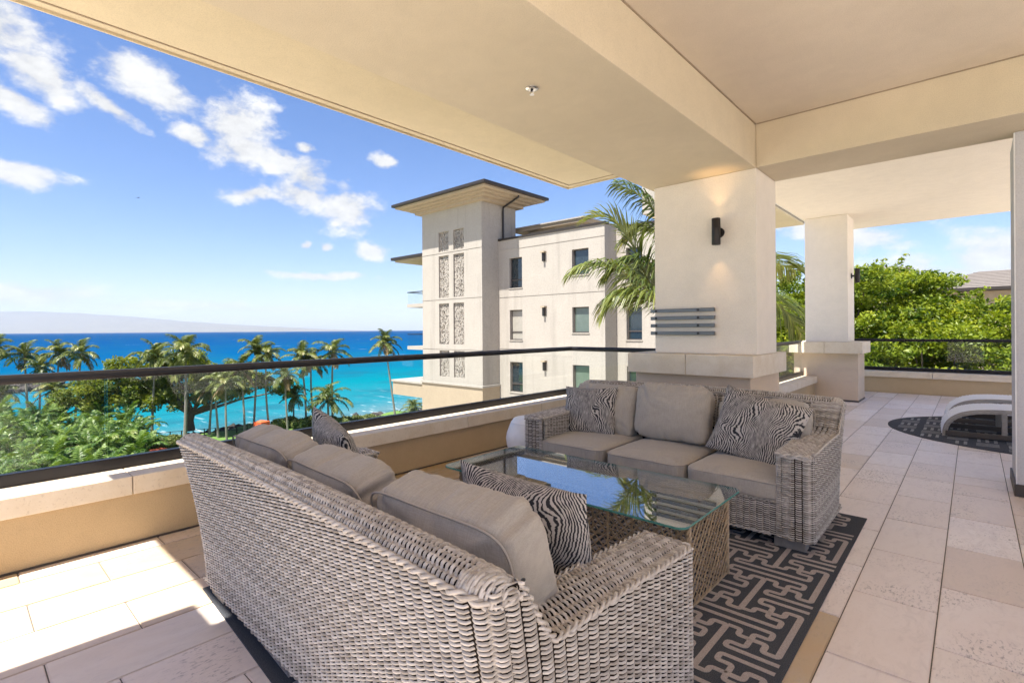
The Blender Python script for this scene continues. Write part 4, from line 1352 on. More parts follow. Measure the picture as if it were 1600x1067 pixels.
# low roof behind the wing
rl_ = nbox('rear_roof', -26.0, -19.6, 29.0, 33.5, 8.75, 8.98, M['facade_base'])
nbox('roof_edge', -26.1, -19.5, 28.9, 33.6, 8.985, 9.08, M['facade'], rl_)
nbox('rear_block', -25.0, -20.2, 29.6, 33.0, 7.31, 8.745, M['facade'])
# tower
scr = [(-29.83, -28.69, 7.26, 8.72), (-28.17, -27.02, 7.26, 8.72), (-29.83, -28.69, 3.82, 6.94), (-28.17, -27.03, 3.82, 6.94),
       (-29.82, -28.69, .36, 3.38), (-28.20, -27.06, .36, 3.38), (-29.80, -28.69, -2.05, -.12), (-28.19, -27.03, -2.05, -.12)]
TZ = 10.33
wall_holes('tower_wall', -31.8, -25.2, -2.5, TZ, Y0T, scr, .22, M['facade'])
nbox('tower_side', -25.45, -25.2, Y0T + .004, 28.36, -2.5, TZ - .01, M['facade'])
nbox('tower_side', -31.8, -31.55, Y0T + .004, 28.36, -2.5, TZ - .01, M['facade'])
nbox('tower_back', -31.54, -25.46, 28.2, 28.36, -2.5, TZ - .01, M['facade'])
nbox('tower_base', -31.85, -25.15, Y0T - .06, 28.36, -14, -2.50, M['facade_base'])
nbox('base_band', -31.95, -25.05, Y0T - .16, 26.48, -2.62, -2.48, M['facade'])
nbox('base_band', -31.90, -25.10, Y0T - .085, 26.48, -5.26, -5.20, M['facade'])
for zz in (7.18, 3.72, .02):
    nbox('band', -31.80, -25.19, Y0T - .025, Y0T - .001, zz - .035, zz + .035, M['facade'])
def screen(h, kind):
    a, b, c, d = h
    y = Y0T + .21
    back = nbox('screen_panel', a, b, y - .02, y, c, d, M['screen_back'])
    mb = MB()
    rs = random.Random(int(a * 100 + c * 7))
    W, Hh = b - a, d - c
    n_ = int(Hh / .13)
    for i in range(n_):
        for j in range(7):
            px = a + (j + .5 + rs.uniform(-.35, .35)) * W / 7
            pz = c + (i + .5 + rs.uniform(-.4, .4)) * Hh / n_
            lg = rs.uniform(.10, .20)
            side = 1 if (px - (a + b) / 2) * (1 if kind else -1) > 0 else -1
            an = math.pi / 2 - side * rs.uniform(.3, .8)
            dx, dz = math.cos(an) * lg, math.sin(an) * lg
            wx, wz = -math.sin(an) * .052, math.cos(an) * .052
            P = [(px - dx, pz - dz), (px + wx, pz + wz), (px + dx, pz + dz), (px - wx, pz - wz)]
            P = [(min(b - .01, max(a + .01, x)) - OB.x, min(d - .01, max(c + .01, z)) - OB.z) for x, z in P]
            y0_, y1_ = y - .09 - OB.y, y - .025 - OB.y
            mb.add([(x, y0_, z) for x, z in P] + [(x, y1_, z) for x, z in P], [(0, 1, 2, 3), (0, 4, 5, 1), (1, 5, 6, 2), (2, 6, 7, 3), (3, 7, 4, 0)])
    o = mb.build('leaf_lattice', M['facade'], back)
    tag(o, kind='stuff')
M['screen_back'] = plain('screen_back', (0.33, 0.28, 0.24), 0.8)
for k, h in enumerate(scr): screen(h, k % 2)
# stepped eave and low hip roof of the tower
tr = nbox('tower_roof', -33.55, -23.30, 23.20, 29.98, 10.93, 11.14, M['bronze'], bevel=.03)
for k, (o_, z0, z1) in enumerate(((.22, 10.80, 10.925), (.62, 10.68, 10.797), (1.0, 10.55, 10.677))):
    nbox('eave_step', -33.55 + o_, -23.30 - o_, 23.20 + o_, 29.98 - o_, z0, z1, M['facade_base'], tr)
nbox('eave_step', -32.2, -24.75, 24.45, 28.75, TZ, 10.547, M['facade_base'], tr)
V = [(-33.5, 23.25, 11.14), (-23.35, 23.25, 11.14), (-23.35, 29.93, 11.14), (-33.5, 29.93, 11.14), (-29.5, 26.4, 11.9), (-27.3, 26.4, 11.9)]
MB().add([(x - OB.x, y - OB.y, z - OB.z) for x, y, z in V], [(0, 1, 5, 4), (1, 2, 5), (2, 3, 4, 5), (3, 0, 4)]).build('hip', M['bronze'], tr)
MB().tube([(x - OB.x, y - OB.y, z - OB.z) for x, y, z in ((-23.6, 26.9, 10.95), (-23.6, 26.9, 10.7), (-25.08, 26.9, 10.2), (-25.1, 26.9, 9.9), (-25.1, 26.9, 7.72))], .07, 8).build('downpipe', M['dark'], nb)
# sea-side balconies of the tower wing
nbox('sea_wing', -33.6, -31.82, 27.2, 38, -14, 7.6, M['facade'])
nbox('sea_roof', -38.6, -31.83, 26.6, 38.2, 7.62, 7.86, M['bronze'])
nbox('sea_roof_soffit', -38.2, -31.84, 26.8, 38.0, 7.45, 7.615, M['facade_base'])
for zz, ext in ((3.72, -37.3), (.02, -37.3)):
    b_ = nbox('balcony', ext, -33.62, 27.4, 33.5, zz - .30, zz, M['facade'])
    nbox('balcony_glass', ext + .05, -33.63, 27.43, 27.45, zz + .05, zz + 1.0, M['glass'], b_)
    nbox('balcony_glass', ext + .05, ext + .07, 27.46, 33.4, zz + .05, zz + 1.0, M['glass'], b_)
    nbox('balcony_rail', ext + .02, -33.64, 27.40, 27.48, zz + 1.0, zz + 1.07, M['dark'], b_)
    nbox('balcony_rail', ext + .02, ext + .10, 27.485, 33.4, zz + 1.0, zz + 1.068, M['dark'], b_)
nbox('balcony', -38.4, -33.62, 26.6, 34, -4.25, -3.1, M['facade_base'])
nbox('balcony_coping', -38.5, -33.62, 26.5, 34.1, -3.095, -2.95, M['facade'])
pot = empty('planter_pot', (-35.6, 28.4, 3.72), 0, 'dark planter pot with yellow plant on the upper balcony of the tower building', 'planter')
MB().lathe([(.30, 0), (.42, .4), (.5, .9), (.46, .92)], 16).build('pot', M['dark'], pot, smooth=True)
def leaf_blob(n, c, rad, size, seed, up=.5):
    rs = np.random.default_rng(seed)
    d = rs.normal(size=(n, 3)); d /= np.linalg.norm(d, axis=1)[:, None]
    P = np.array(c) + d * np.array(rad) * (rs.uniform(.35, 1, (n, 1)) ** .5)
    return leaf_quads(P, size, rs, up)
def leaf_quads(P, size, rs, up=.5, tint=None, aspect=.5):
    n = len(P)
    nn = rs.normal(size=(n, 3)) * (1 - up) + np.array([0, 0, up * 1.5])
    nn /= np.linalg.norm(nn, axis=1)[:, None]
    a = rs.normal(size=(n, 3)); a -= (a * nn).sum(1)[:, None] * nn; a /= np.linalg.norm(a, axis=1)[:, None]
    b = np.cross(nn, a)
    s = size * rs.uniform(.6, 1.35, (n, 1))
    V = np.stack([P - a * s, P + b * s * aspect + nn * s * .12, P + a * s - nn * s * .25, P - b * s * aspect + nn * s * .12], 1).reshape(-1, 3)
    F = np.arange(n * 4).reshape(-1, 4)
    if tint is None: tint = rs.uniform(0, 1, n)
    return V, F, np.repeat(tint, 4)
V, F, T = leaf_blob(140, (0, 0, 1.2), (.5, .5, .55), .14, 3)
link('foliage', np_mesh('foliage', V, F, False, T, [M['hedge']]), None, pot)

# ------------------------------------------------------------------ land, sea, island
def shore_x(y):
    return -98 - 28 * float(sstep(20, 8, np.array(y))) + 9 * float(sstep(32, 40, np.array(y))) + 2.2 * math.sin(y * .31) + 1.5 * math.sin(y * .83 + 1)
gx = np.unique(np.r_[np.linspace(-150, -70, 81), np.linspace(-70, 100, 35), [200, 500, 1500, 6000]])
gy = np.unique(np.r_[np.linspace(-40, 90, 66), [-4000, -1000, -300, -120, 120, 180, 300, 1000, 5000]])
GX, GY = np.meshgrid(gx, gy, indexing='ij')
sx_ = np.vectorize(shore_x)(GY)
GZ = -14 - 4.6 * sstep(10.5, -4, GX - sx_) + np.vectorize(lambda x, y: .25 * mnoise.noise(Vector((x * .15, y * .15, 0))))(GX, GY) * (GX < 0)
V = np.stack([GX, GY, GZ], -1).reshape(-1, 3)
a_, b_ = GX.shape
i = (np.arange(a_ - 1)[:, None] * b_ + np.arange(b_ - 1)[None, :])
F = np.stack([i, i + b_, i + b_ + 1, i + 1], -1).reshape(-1, 4)
def ground_mat():
    m, nt, b, N, L = new_mat('lawn_and_shore')
    g = N('ShaderNodeNewGeometry'); s = N('ShaderNodeSeparateXYZ'); L(g.outputs['Position'], s.inputs[0])
    v = gcoord(nt)
    f = noise(nt, v, .5, 5); f2 = noise(nt, v, 6, 4)
    grass = ramp(nt, f2, [(.3, (.06, .13, .02)), (.7, (.15, .25, .045))])
    rock = ramp(nt, noise(nt, v, 1.6, 6), [(.35, (.06, .05, .045)), (.7, (.24, .20, .16))])
    k = math_n(nt, 'ADD', s.outputs[2], math_n(nt, 'MULTIPLY', f, .6))
    bounce_paving = ramp(nt, f2, [(.3, (.52, .46, .37)), (.7, (.60, .54, .45))])  # unseen pale paving, added to bounce sunlight up to the terrace ceilings
    grass = mixc(nt, ramp(nt, math_n(nt, 'MULTIPLY_ADD', s.outputs[0], .05, 2.9), [(.3, 0.0), (.7, 1.0)]), grass, bounce_paving)
    L(mixc(nt, ramp(nt, math_n(nt, 'MULTIPLY_ADD', k, 1.0, 15.0), [(.3, 0.0), (.8, 1.0)]), rock, grass), b.inputs['Base Color'])
    b.inputs['Roughness'].default_value = 1.0
    bump(nt, b, f2, .6, .08)
    return m
M['ground'] = ground_mat()
tag(link('ground', np_mesh('ground', V, F, True, None, [M['ground']])), 'green lawn and rocky shore below the building', kind='structure')

def sea_mat():
    m, nt, b, N, L = new_mat('sea_water')
    g = N('ShaderNodeNewGeometry'); s = N('ShaderNodeSeparateXYZ'); L(g.outputs['Position'], s.inputs[0])
    d = math_n(nt, 'SUBTRACT', math_n(nt, 'MULTIPLY', s.outputs[0], -1.0), 85.0)
    v = gcoord(nt, (.012, .006, 1))
    pat = noise(nt, v, 1.0, 5, .6, .8)
    d = math_n(nt, 'MULTIPLY', d, math_n(nt, 'ADD', math_n(nt, 'MULTIPLY', pat, .9), .55))
    lg = math_n(nt, 'LOGARITHM', math_n(nt, 'MAXIMUM', d, 2.0), 10.0)
    f = math_n(nt, 'DIVIDE', lg, 4.0)
    col = ramp(nt, f, [(.26, (.11, .17, .19)), (.38, (.018, .145, .19)), (.47, (.001, .145, .19)), (.56, (.001, .092, .175)), (.64, (.001, .062, .165)), (.74, (.001, .045, .150)), (.90, (.001, .034, .120))])
    reef = noise(nt, gcoord(nt, (.05, .03, 1)), 1.0, 5, .65, .5)
    col = mixc(nt, math_n(nt, 'MULTIPLY', ramp(nt, reef, [(.48, 0.0), (.62, 1.0)]), .55), col, (.012, .075, .115))
    fo = noise(nt, gcoord(nt, (.10, .55, 1), (0, 0, .35)), 1.0, 6, .7, .4)
    near = ramp(nt, f, [(.24, 1.0), (.44, .0)])
    foam = math_n(nt, 'MULTIPLY', ramp(nt, fo, [(.57, 0.0), (.66, 1.0)]), math_n(nt, 'MULTIPLY', near, .85))
    far = noise(nt, gcoord(nt, (.05, .015, 1)), 1.0, 3, .6)
    caps = math_n(nt, 'MULTIPLY', ramp(nt, far, [(.70, 0.0), (.73, 1.0)]), ramp(nt, f, [(.55, 0.0), (.7, .6)]))
    col = mixc(nt, math_n(nt, 'MAXIMUM', foam, caps), col, (.75, .78, .78))
    L(col, b.inputs['Base Color'])
    b.inputs['Roughness'].default_value = 0.28
    b.inputs['IOR'].default_value = 1.33
    b.inputs['Specular IOR Level'].default_value = 0.0
    w1 = noise(nt, gcoord(nt, (.35, .18, 1), (0, 0, .3)), 1.0, 5, .6, .3)
    bump(nt, b, w1, .55, .9)
    return m
M['sea'] = sea_mat()
S_ = 60000.0
tag(link('sea', np_mesh('sea', [(-S_, -S_, -17), (-70, -S_, -17), (-70, S_, -17), (-S_, S_, -17)], [(0, 1, 2, 3)], False, None, [M['sea']])), 'turquoise to deep blue sea', kind='structure')

# distant island: long low mountain
sa, ca = math.sin(YAW), math.cos(YAW)
prof = [(-700, 400), (-400, 520), (-150, 570), (0, 545), (70, 520), (130, 480), (200, 400), (255, 320), (300, 255), (350, 200), (400, 150), (450, 105), (500, 60), (545, 25), (580, 0)]
V = []; F = []
K = 60
D0 = 40000.0
px = np.linspace(-700, 580, 160)
hh = np.interp(px, [p[0] for p in prof], [p[1] for p in prof])
rows = [(0, 0.0), (250, .10), (600, .22), (1000, .40), (1500, .62), (2000, .82), (2500, 1.0), (3000, .6), (3600, 0)]
for p, h in zip(px, hh):
    u = (p - 800) / 797.27
    for dd, k in rows:
        D = D0 + (dd - 2500) * 3.2
        x, y = (-sa + u * ca) * D, (ca + u * sa) * D
        nz = mnoise.fractal(Vector((x * .0004, y * .0004, 0)), .9, 2.0, 5)
        V.append((x, y, -18 + max(0, h * k * 3.2 * (D / 40000) * (1 + .22 * nz * (1 - abs(2 * k - 1)) + .04 * nz))))
nr_ = len(rows)
i = (np.arange(len(px) - 1)[:, None] * nr_ + np.arange(nr_ - 1)[None, :])
F = np.stack([i, i + nr_, i + nr_ + 1, i + 1], -1).reshape(-1, 4)
M['island'] = plain('island_slopes', (.16, .14, .10), 1.0, 0, .002, .35, 0, 0)
tag(link('hills', np_mesh('hills', V, F, True, None, [M['island']])), 'long low island across the water fading into haze', kind='structure')

# shore rocks
mb = []
rs = np.random.default_rng(11)
bmr = bmesh.new(); bmesh.ops.create_icosphere(bmr, subdivisions=1, radius=1.0)
ico = np.array([v.co[:] for v in bmr.verts]); icf = np.array([[v.index for v in f.verts] for f in bmr.faces]); bmr.free()
VV = []; FF = []; c = 0
def rock(x, y, z, r):
    global c
    P = ico * (1 + rs.normal(0, .22, (len(ico), 1))) * r * rs.uniform(.6, 1.3, (1, 3)) * np.array([1, 1, .7]) + np.array([x, y, z])
    VV.append(P); FF.append(icf + c); c += len(ico)
for k in range(520):
    y = rs.uniform(0, 75)
    x = shore_x(y) + rs.normal(3, 2.2)
    rock(x, y, -16.6 + rs.uniform(-.3, .7) + max(0, (x - shore_x(y)) * .15), rs.uniform(.3, 1.1))
for k in range(420):        # rocky point across the cove
    t = rs.uniform(0, 1)
    rock(-232 - 8 * rs.normal() - 30 * t, 24 - t * 26 + rs.normal(0, 3.5), -16.8 + rs.uniform(-.3, 1.2), rs.uniform(.6, 1.9))
M['rock'] = plain('lava_rock', (.055, .048, .044), .95, 0, 2, .4, .5)
tag(link('shore_rocks', np_mesh('shore_rocks', np.concatenate(VV), np.concatenate(FF), False, None, [M['rock']])), 'dark lava rocks along the shore', 'rocks', kind='stuff')

# ------------------------------------------------------------------ palms
def frond_mesh(name, length, e0, droop, nleaf, leaf, seed, mat, spread=1.0, hang=.5, path=None, width=.035, rr=.022):
    """rachis curve in the XZ plane (or given path) with paired drooping leaflets"""
    rs = np.random.default_rng(seed)
    if path is None:
        n = 15
        P = [np.zeros(3)]
        an = e0
        for k in range(n - 1):
            P.append(P[-1] + np.array([math.cos(an), 0, math.sin(an)]) * length / (n - 1))
            an -= droop / (n - 1) * (0.5 + 1.0 * k / n)
        P = np.array(P)
    else:
        pp = np.array(path, float)
        d = np.r_[0, np.cumsum(np.linalg.norm(np.diff(pp, axis=0), axis=1))]
        q = np.linspace(0, d[-1], 40)
        P = np.stack([np.interp(q, d, pp[:, i_]) for i_ in range(3)], 1)
        for _ in range(6): P[1:-1] = (P[:-2] + P[2:] + 2 * P[1:-1]) / 4
        length = d[-1]
    w = Weave()
    m = len(P)
    t = np.gradient(P, axis=0); t /= np.linalg.norm(t, axis=1)[:, None]
    side = np.cross(t, [0, 0, 1.0]); side /= np.linalg.norm(side, axis=1)[:, None] + 1e-9
    for k in range(1, m):       # make the side vector continuous
        if (side[k] * side[k - 1]).sum() < 0: side[k] *= -1
    up = np.cross(side, t)
    V = []; F = []; T = []
    def addq(a, b, c_, d_, ti):
        nn = len(V); V.extend([a, b, c_, d_]); F.append((nn, nn + 1, nn + 2, nn + 3)); T.extend([ti] * 4)
    for k in range(m - 1):
        r0, r1 = rr * (1 - k / m) + .004, rr * (1 - (k + 1) / m) + .004
        for a1, a2 in ((side, up), (up, -side), (-side, -up), (-up, side)):
            addq(P[k] + a1[k] * r0, P[k] + a2[k] * r0, P[k + 1] + a2[k + 1] * r1, P[k + 1] + a1[k + 1] * r1, .95)
    base = rs.uniform(.1, .7)
    for k in range(nleaf):
        f = .10 + .90 * (k + .5) / nleaf
        idx = f * (m - 1); i0 = min(int(idx), m - 2); fr = idx - i0
        p = P[i0] * (1 - fr) + P[i0 + 1] * fr; tt = t[i0]; sd = side[i0]; uu = up[i0]
        ll = leaf * (math.sin(math.pi * (0.12 + .80 * f)) ** .6) * rs.uniform(.85, 1.15)
        for sg in (-1, 1):
            fw = .45 + .7 * f + rs.normal(0, .08)
            d1 = sd * sg * spread + tt * fw + uu * rs.uniform(.0, .35); d1 /= np.linalg.norm(d1)
            d2 = d1 + np.array([0, 0, -1.0]) * hang * rs.uniform(.7, 1.3); d2 /= np.linalg.norm(d2)
            d3 = d2 + np.array([0, 0, -1.0]) * hang * 1.1; d3 /= np.linalg.norm(d3)
            q1 = p + d1 * ll * .38; q2 = q1 + d2 * ll * .34; q3 = q2 + d3 * ll * .28
            wv = np.cross(d1, uu); wv /= np.linalg.norm(wv) + 1e-9
            wv = wv * .8 + uu * .35 * rs.choice([-1, 1])
            ti = np.clip(base + rs.normal(0, .15) + .25 * (f > .8), 0, 1)
            addq(p - wv * width * .25, p + wv * width * .25, q1 + wv * width * .5, q1 - wv * width * .5, ti)
            addq(q1 - wv * width * .5, q1 + wv * width * .5, q2 + wv * width * .35, q2 - wv * width * .35, ti)
            addq(q2 - wv * width * .35, q2 + wv * width * .35, q3 + wv * .003, q3 - wv * .003, ti)
    return np_mesh(name, V, F, False, T, [mat])

far_fronds = []
for k, (el, dr) in enumerate(((80, 1.5), (62, 1.9), (45, 1.9), (28, 1.7), (10, 1.5), (-10, 1.1), (-35, .7))):
    for v_ in range(2):
        far_fronds.append(frond_mesh('frond', 3.7 * (1 - .1 * v_), R(el), dr, 40, 1.05, 60 + k * 2 + v_, M['drypalm'] if k == 6 and v_ else M['palm'], 1.0, .70, None, .12, .05))
nut_me = MB().lathe([(.02, -.14), (.10, -.08), (.13, 0), (.10, .09), (.02, .14)], 8).mesh('coconut', True)
M['nut'] = plain('coconut_husk', (.30, .20, .07), .6); nut_me.materials.append(M['nut'])

def palm(label, base, top, scale=1.0, seed=0, nf=17, group='coconut palms along the shore'):
    e = empty('coconut_palm', base, 0, label, 'palm tree', group)
    rs = random.Random(seed)
    B = Vector(base); T_ = Vector(top) - B
    bend = Vector((rs.uniform(-.5, .5), rs.uniform(-.5, .5), 0)) * T_.z * .05
    pts, rad = [], []
    for k in range(11):
        f = k / 10
        pts.append(Vector((T_.x * f ** 1.3, T_.y * f ** 1.3, T_.z * f)) + bend * math.sin(f * math.pi))
        rad.append((.20 - .085 * f + (.10 * (1 - f / .08) if f < .08 else 0)) * max(.8, scale))
    pts[0].z = -.5
    MB().tube(pts, rad, 8).build('trunk', M['palmbark'], e, smooth=True)
    nf = rs.randint(13, 20)
    for k in range(nf):
        az = k * 2.39996 + rs.uniform(-.25, .25)
        lev = min(6, int(7 * (k + .5) / nf))
        me = far_fronds[lev * 2 + rs.randint(0, 1)]
        # trade wind: fronds lean towards +Y
        s_ = scale * rs.uniform(.85, 1.1)
        link('frond', me, None, e, T_ + Vector((0, 0, .05)), (rs.uniform(-.2, .2), .12 * math.sin(az) + rs.uniform(-.12, .12), az), (s_ * rs.uniform(.8, 1.12), s_, s_))
    for k in range(4):
        a = k * 1.6 + rs.uniform(0, 1)
        link('coconut', nut_me, None, e, T_ + Vector((.28 * math.cos(a), .28 * math.sin(a), -.32)) , None, (1.2, 1.2, 1.2))
    return e
PALMS = [
 ((-121.0, 9.3), (-121.4, 8.9, -2.6), 1.05, 'coconut palm among the left cluster, second from the left edge'),
 ((-116.8, 12.7), (-116.7, 12.9, -2.2), .95, 'coconut palm left of centre in the left cluster above the handrail'),
 ((-112.9, 14.4), (-112.1, 15.2, -2.2), 1.0, 'slim coconut palm standing right of the left cluster by the cove'),
 ((-117.7, 10.4), (-117.5, 10.6, -4.5), .9, 'shorter dark coconut palm crowded within the left cluster'),
 ((-110.9, 11.7), (-111.0, 11.6, -8.0), .95, 'low pale coconut palm below the handrail near the cove'),
 ((-117.4, 6.3), (-117.7, 6.0, -8.6), .9, 'low coconut palm below the handrail at the left edge'),
 ((-117.8, 5.6), (-118.3, 5.2, -1.0), 1.0, 'tall coconut palm cut by the left picture edge'),
 ((-92.4, 20.7), (-91.9, 21.1, -2.8), 1.0, 'coconut palm in front of the spreading tree, left of the tallest one'),
 ((-85.2, 23.1), (-85.1, 23.2, -1.8), 1.25, 'tallest full coconut palm in front of the spreading tree'),
 ((-84.5, 26.1), (-84.0, 26.5, -7.2), .95, 'leaning low coconut palm right of the tallest palm, nearer trunk'),
 ((-81.4, 26.3), (-82.1, 26.0, -6.6), .9, 'low coconut palm whose trunk leans beside its twin'),
 ((-76.8, 25.9), (-76.8, 25.8, -5.8), .85, 'straight coconut palm nearest the sofa back'),
 ((-81.9, 30.1), (-82.3, 29.7, -4.4), .9, 'coconut palm behind the straight one, crown on the handrail'),
 ((-83.5, 32.0), (-83.0, 32.4, -1.6), .95, 'left palm of the tall slender pair above the sofa cushion'),
 ((-81.0, 33.4), (-81.3, 33.1, -2.2), .9, 'right palm of the tall slender pair above the sofa cushion'),
 ((-77.3, 34.6), (-77.6, 34.3, -5.4), .85, 'thin coconut palm just left of the dense right cluster'),
 ((-81.3, 39.4), (-81.9, 38.9, -2.9), 1.0, 'left palm of the dense right cluster'),
 ((-81.4, 40.8), (-81.7, 40.5, -3.9), 1.0, 'middle palm of the dense right cluster, crown at the handrail'),
 ((-80.0, 43.4), (-80.0, 43.5, -2.3), 1.05, 'right palm of the dense right cluster with dark crown'),
 ((-82.9, 38.1), (-82.8, 38.1, -9.4), .8, 'short dark palm under the dense right cluster'),
 ((-76.1, 53.2), (-77.4, 52.1, -0.9), .95, 'lone leaning coconut palm just left of the tower building'),
 ((-69.6, 52.1), (-69.5, 52.2, -11.6), .7, 'small low palm at the foot of the tower building'),
 ((-76.4, 40.7), (-76.4, 40.6, -9.6), 1.15, 'low bright young palm right above the seaward pillow'),
]
for k, (b2, t3, s_, lb) in enumerate(PALMS):
    palm(lb, (b2[0], b2[1], -14.2), t3, s_, 100 + k)

# the near palm behind the lamp pillar: each frond shaped after the photograph
np_ = empty('coconut_palm', (-5.6, 13.2, -14), 0, 'near coconut palm with long fronds beside the lamp pillar', 'palm tree')
cr = np.array([-5.40, 13.30, 2.35])
o0 = np.array([-5.6, 13.2, -14.0])
MB().tube([(.5, .4, 0), (.4, .3, 5), (.2, .1, 11), (.2, .1, 16.3)], [.22, .17, .14, .13], 12).build('trunk', M['palmbark'], np_, smooth=True)
near_paths = [
 [cr, (-6.05, 12.73, 1.95), (-6.40, 12.40, 2.75), (-6.68, 12.15, 3.65), (-6.96, 11.90, 4.22), (-7.22, 11.66, 4.42), (-7.45, 11.46, 4.34)],
 [cr, (-5.99, 12.11, 2.20), (-6.47, 11.68, 2.72), (-6.83, 11.35, 3.00), (-7.25, 10.97, 3.02), (-7.56, 10.70, 2.84)],
 [cr, (-5.7, 11.70, 2.10), (-6.10, 11.33, 2.28), (-6.45, 11.02, 2.22), (-6.68, 10.82, 1.85)],
 [cr, (-6.00, 13.30, 3.7), (-6.45, 13.02, 4.65), (-6.85, 12.7, 5.15), (-7.2, 12.4, 5.35)],
 [cr, (-4.60, 12.75, 2.45), (-3.95, 13.20, 2.30), (-3.40, 13.75, 1.85), (-3.08, 14.1, 1.15)],
 [cr, (-4.8, 14.2, 3.1), (-4.2, 15.1, 3.3), (-3.7, 15.9, 3.0)],
 [cr, (-5.2, 13.6, 4.0), (-5.0, 13.9, 5.2), (-4.8, 14.3, 5.8)],
 [cr, (-6.2, 13.9, 3.0), (-7.2, 14.4, 3.3), (-8.1, 14.8, 3.0), (-8.7, 15.1, 2.3)],
 [cr, (-5.9, 13.4, 3.2), (-6.4, 13.3, 4.0), (-6.9, 13.1, 4.2), (-7.3, 12.9, 3.9)],
 [cr, (-5.9, 12.8, 2.6), (-6.4, 12.5, 3.1), (-6.8, 12.2, 3.2), (-7.2, 11.9, 2.9)]]
for k, pth in enumerate(near_paths):
    me = frond_mesh('frond', 0, 0, 0, 105, 1.3, 300 + k, M['palm'], 1.0, .60 if k != 0 else .26, [np.array(q) - o0 for q in pth], .055, .030)
    link('frond', me, None, np_)

# areca thicket below the railing
ar_fr = []
for k, (el, dr) in enumerate(((82, 1.0), (72, 1.5), (60, 1.9), (48, 2.1))):
    for v_ in range(2):
        ar_fr.append(frond_mesh('frond', 3.0, R(el), dr, 32, .78, 400 + k * 2 + v_, M['areca'], 1.0, .5, None, .13, .03))
cane_me = MB().tube([(0, 0, 0), (0, 0, 1)], [.07, .05], 6).mesh('cane'); cane_me.materials.append(M['hedge'])
rsx = random.Random(5)
def view_xy(u, d): return ((-sa + u * ca) * d, (ca + u * sa) * d)
cl = []
for d, u0, u1, n_ in ((47, -1.04, -.80, 6), (52, -1.04, -.76, 7), (58, -1.04, -.72, 7), (64, -1.04, -.70, 8), (70, -1.04, -.70, 8), (77, -1.04, -.72, 7)):
    for k in range(n_):
        u = u0 + (u1 - u0) * (k + rsx.uniform(.2, .8)) / n_
        cl.append((u, d + rsx.uniform(-2, 2)))
for u, d in cl:
    x, y = view_xy(u, d)
    h = rsx.uniform(1.2, 2.4) + (.6 if d > 65 else 0) - (.5 if d < 53 else 0)
    e = empty('areca_palm', (x, y, -14), rsx.uniform(0, 6), 'feathery areca palm in the dense green thicket below the railing', 'palm shrub', 'areca palms in the thicket')
    for k in range(15):
        az = k * 2.39996 + rsx.uniform(-.3, .3)
        rr_ = rsx.uniform(.1, .9)
        s_ = rsx.uniform(.8, 1.2)
        hz = h + rsx.uniform(-1.9, .4)
        link('frond', ar_fr[rsx.randint(0, 7)], None, e, (rr_ * math.cos(az), rr_ * math.sin(az), hz), (0, 0, az), (s_, s_, s_))
    for k in range(3):
        a = k * 2.1
        link('cane', cane_me, None, e, (.3 * math.cos(a), .3 * math.sin(a), 0), None, (1, 1, h))

# ------------------------------------------------------------------ leafy trees
def crown_mesh(name, clumps, per, size, seed, mat, up=.45, flat=.45):
    rs = np.random.default_rng(seed)
    PP = []; TT = []
    for (x, y, z, r) in clumps:
        n = int(per * (r ** 2))
        d = rs.normal(size=(n, 3)); d /= np.linalg.norm(d, axis=1)[:, None]
        q = d * (rs.uniform(0, 1, (n, 1)) ** .45) * np.array([r, r, r * flat])
        PP.append(q + np.array([x, y, z]))
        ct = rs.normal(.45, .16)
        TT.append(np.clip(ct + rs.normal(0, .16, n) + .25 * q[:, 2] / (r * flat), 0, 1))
    P = np.concatenate(PP); T = np.concatenate(TT)
    V, F, T = leaf_quads(P, size, rs, up, T)
    return np_mesh(name, V, F, False, T, [mat])

def limbs(mb, base, tips, r0, seed):
    rs = random.Random(seed)
    for tp in tips:
        b = Vector(base); t = Vector(tp)
        pts = []
        for k in range(7):
            f = k / 6
            p = b.lerp(t, f) + Vector((rs.uniform(-.25, .25), rs.uniform(-.25, .25), 1.1 * math.sin(f * math.pi) * .4)) * (1 if 0 < k < 6 else 0)
            pts.append(p)
        mb.tube(pts, [r0 * (1 - .8 * k / 6) for k in range(7)], 6)

def big_tree(label, x, y, ztop_, rad, seed):
    e = empty('leafy_tree', (x, y, -14), 0, label, 'tree', 'leafy trees beyond the terrace')
    rs = np.random.default_rng(seed)
    zc = ztop_ + 14 - rad * .95
    cl = []
    for k in range(115):
        d = rs.normal(size=3); d[2] = abs(d[2]) * 1.0 - .35; d /= np.linalg.norm(d)
        f = rs.uniform(.62, 1.02)
        cl.append((d[0] * rad * f, d[1] * rad * f, zc + d[2] * rad * .95 * f, rs.uniform(.55, 1.15)))
    for k in range(10):      # wispy twigs over the top
        d = rs.normal(size=3); d[2] = abs(d[2]) + .6; d /= np.linalg.norm(d)
        for j in range(4):
            f = 1.0 + .055 * j
            cl.append((d[0] * rad * f + .1 * j, d[1] * rad * f, zc + d[2] * rad * .97 * f, .30 - .04 * j))
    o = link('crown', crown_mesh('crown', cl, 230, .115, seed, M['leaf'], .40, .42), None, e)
    mb = MB()
    mb.tube([(0, 0, -.3), (.15, .1, zc * .35), (0, .2, zc * .7), (0, 0, zc)], [.38, .30, .22, .10], 8)
    limbs(mb, (0, .2, zc * .62), [(c_[0] * .93, c_[1] * .93, c_[2]) for c_ in cl[:22]], .10, seed)
    mb.build('trunk', M['bark'], e)
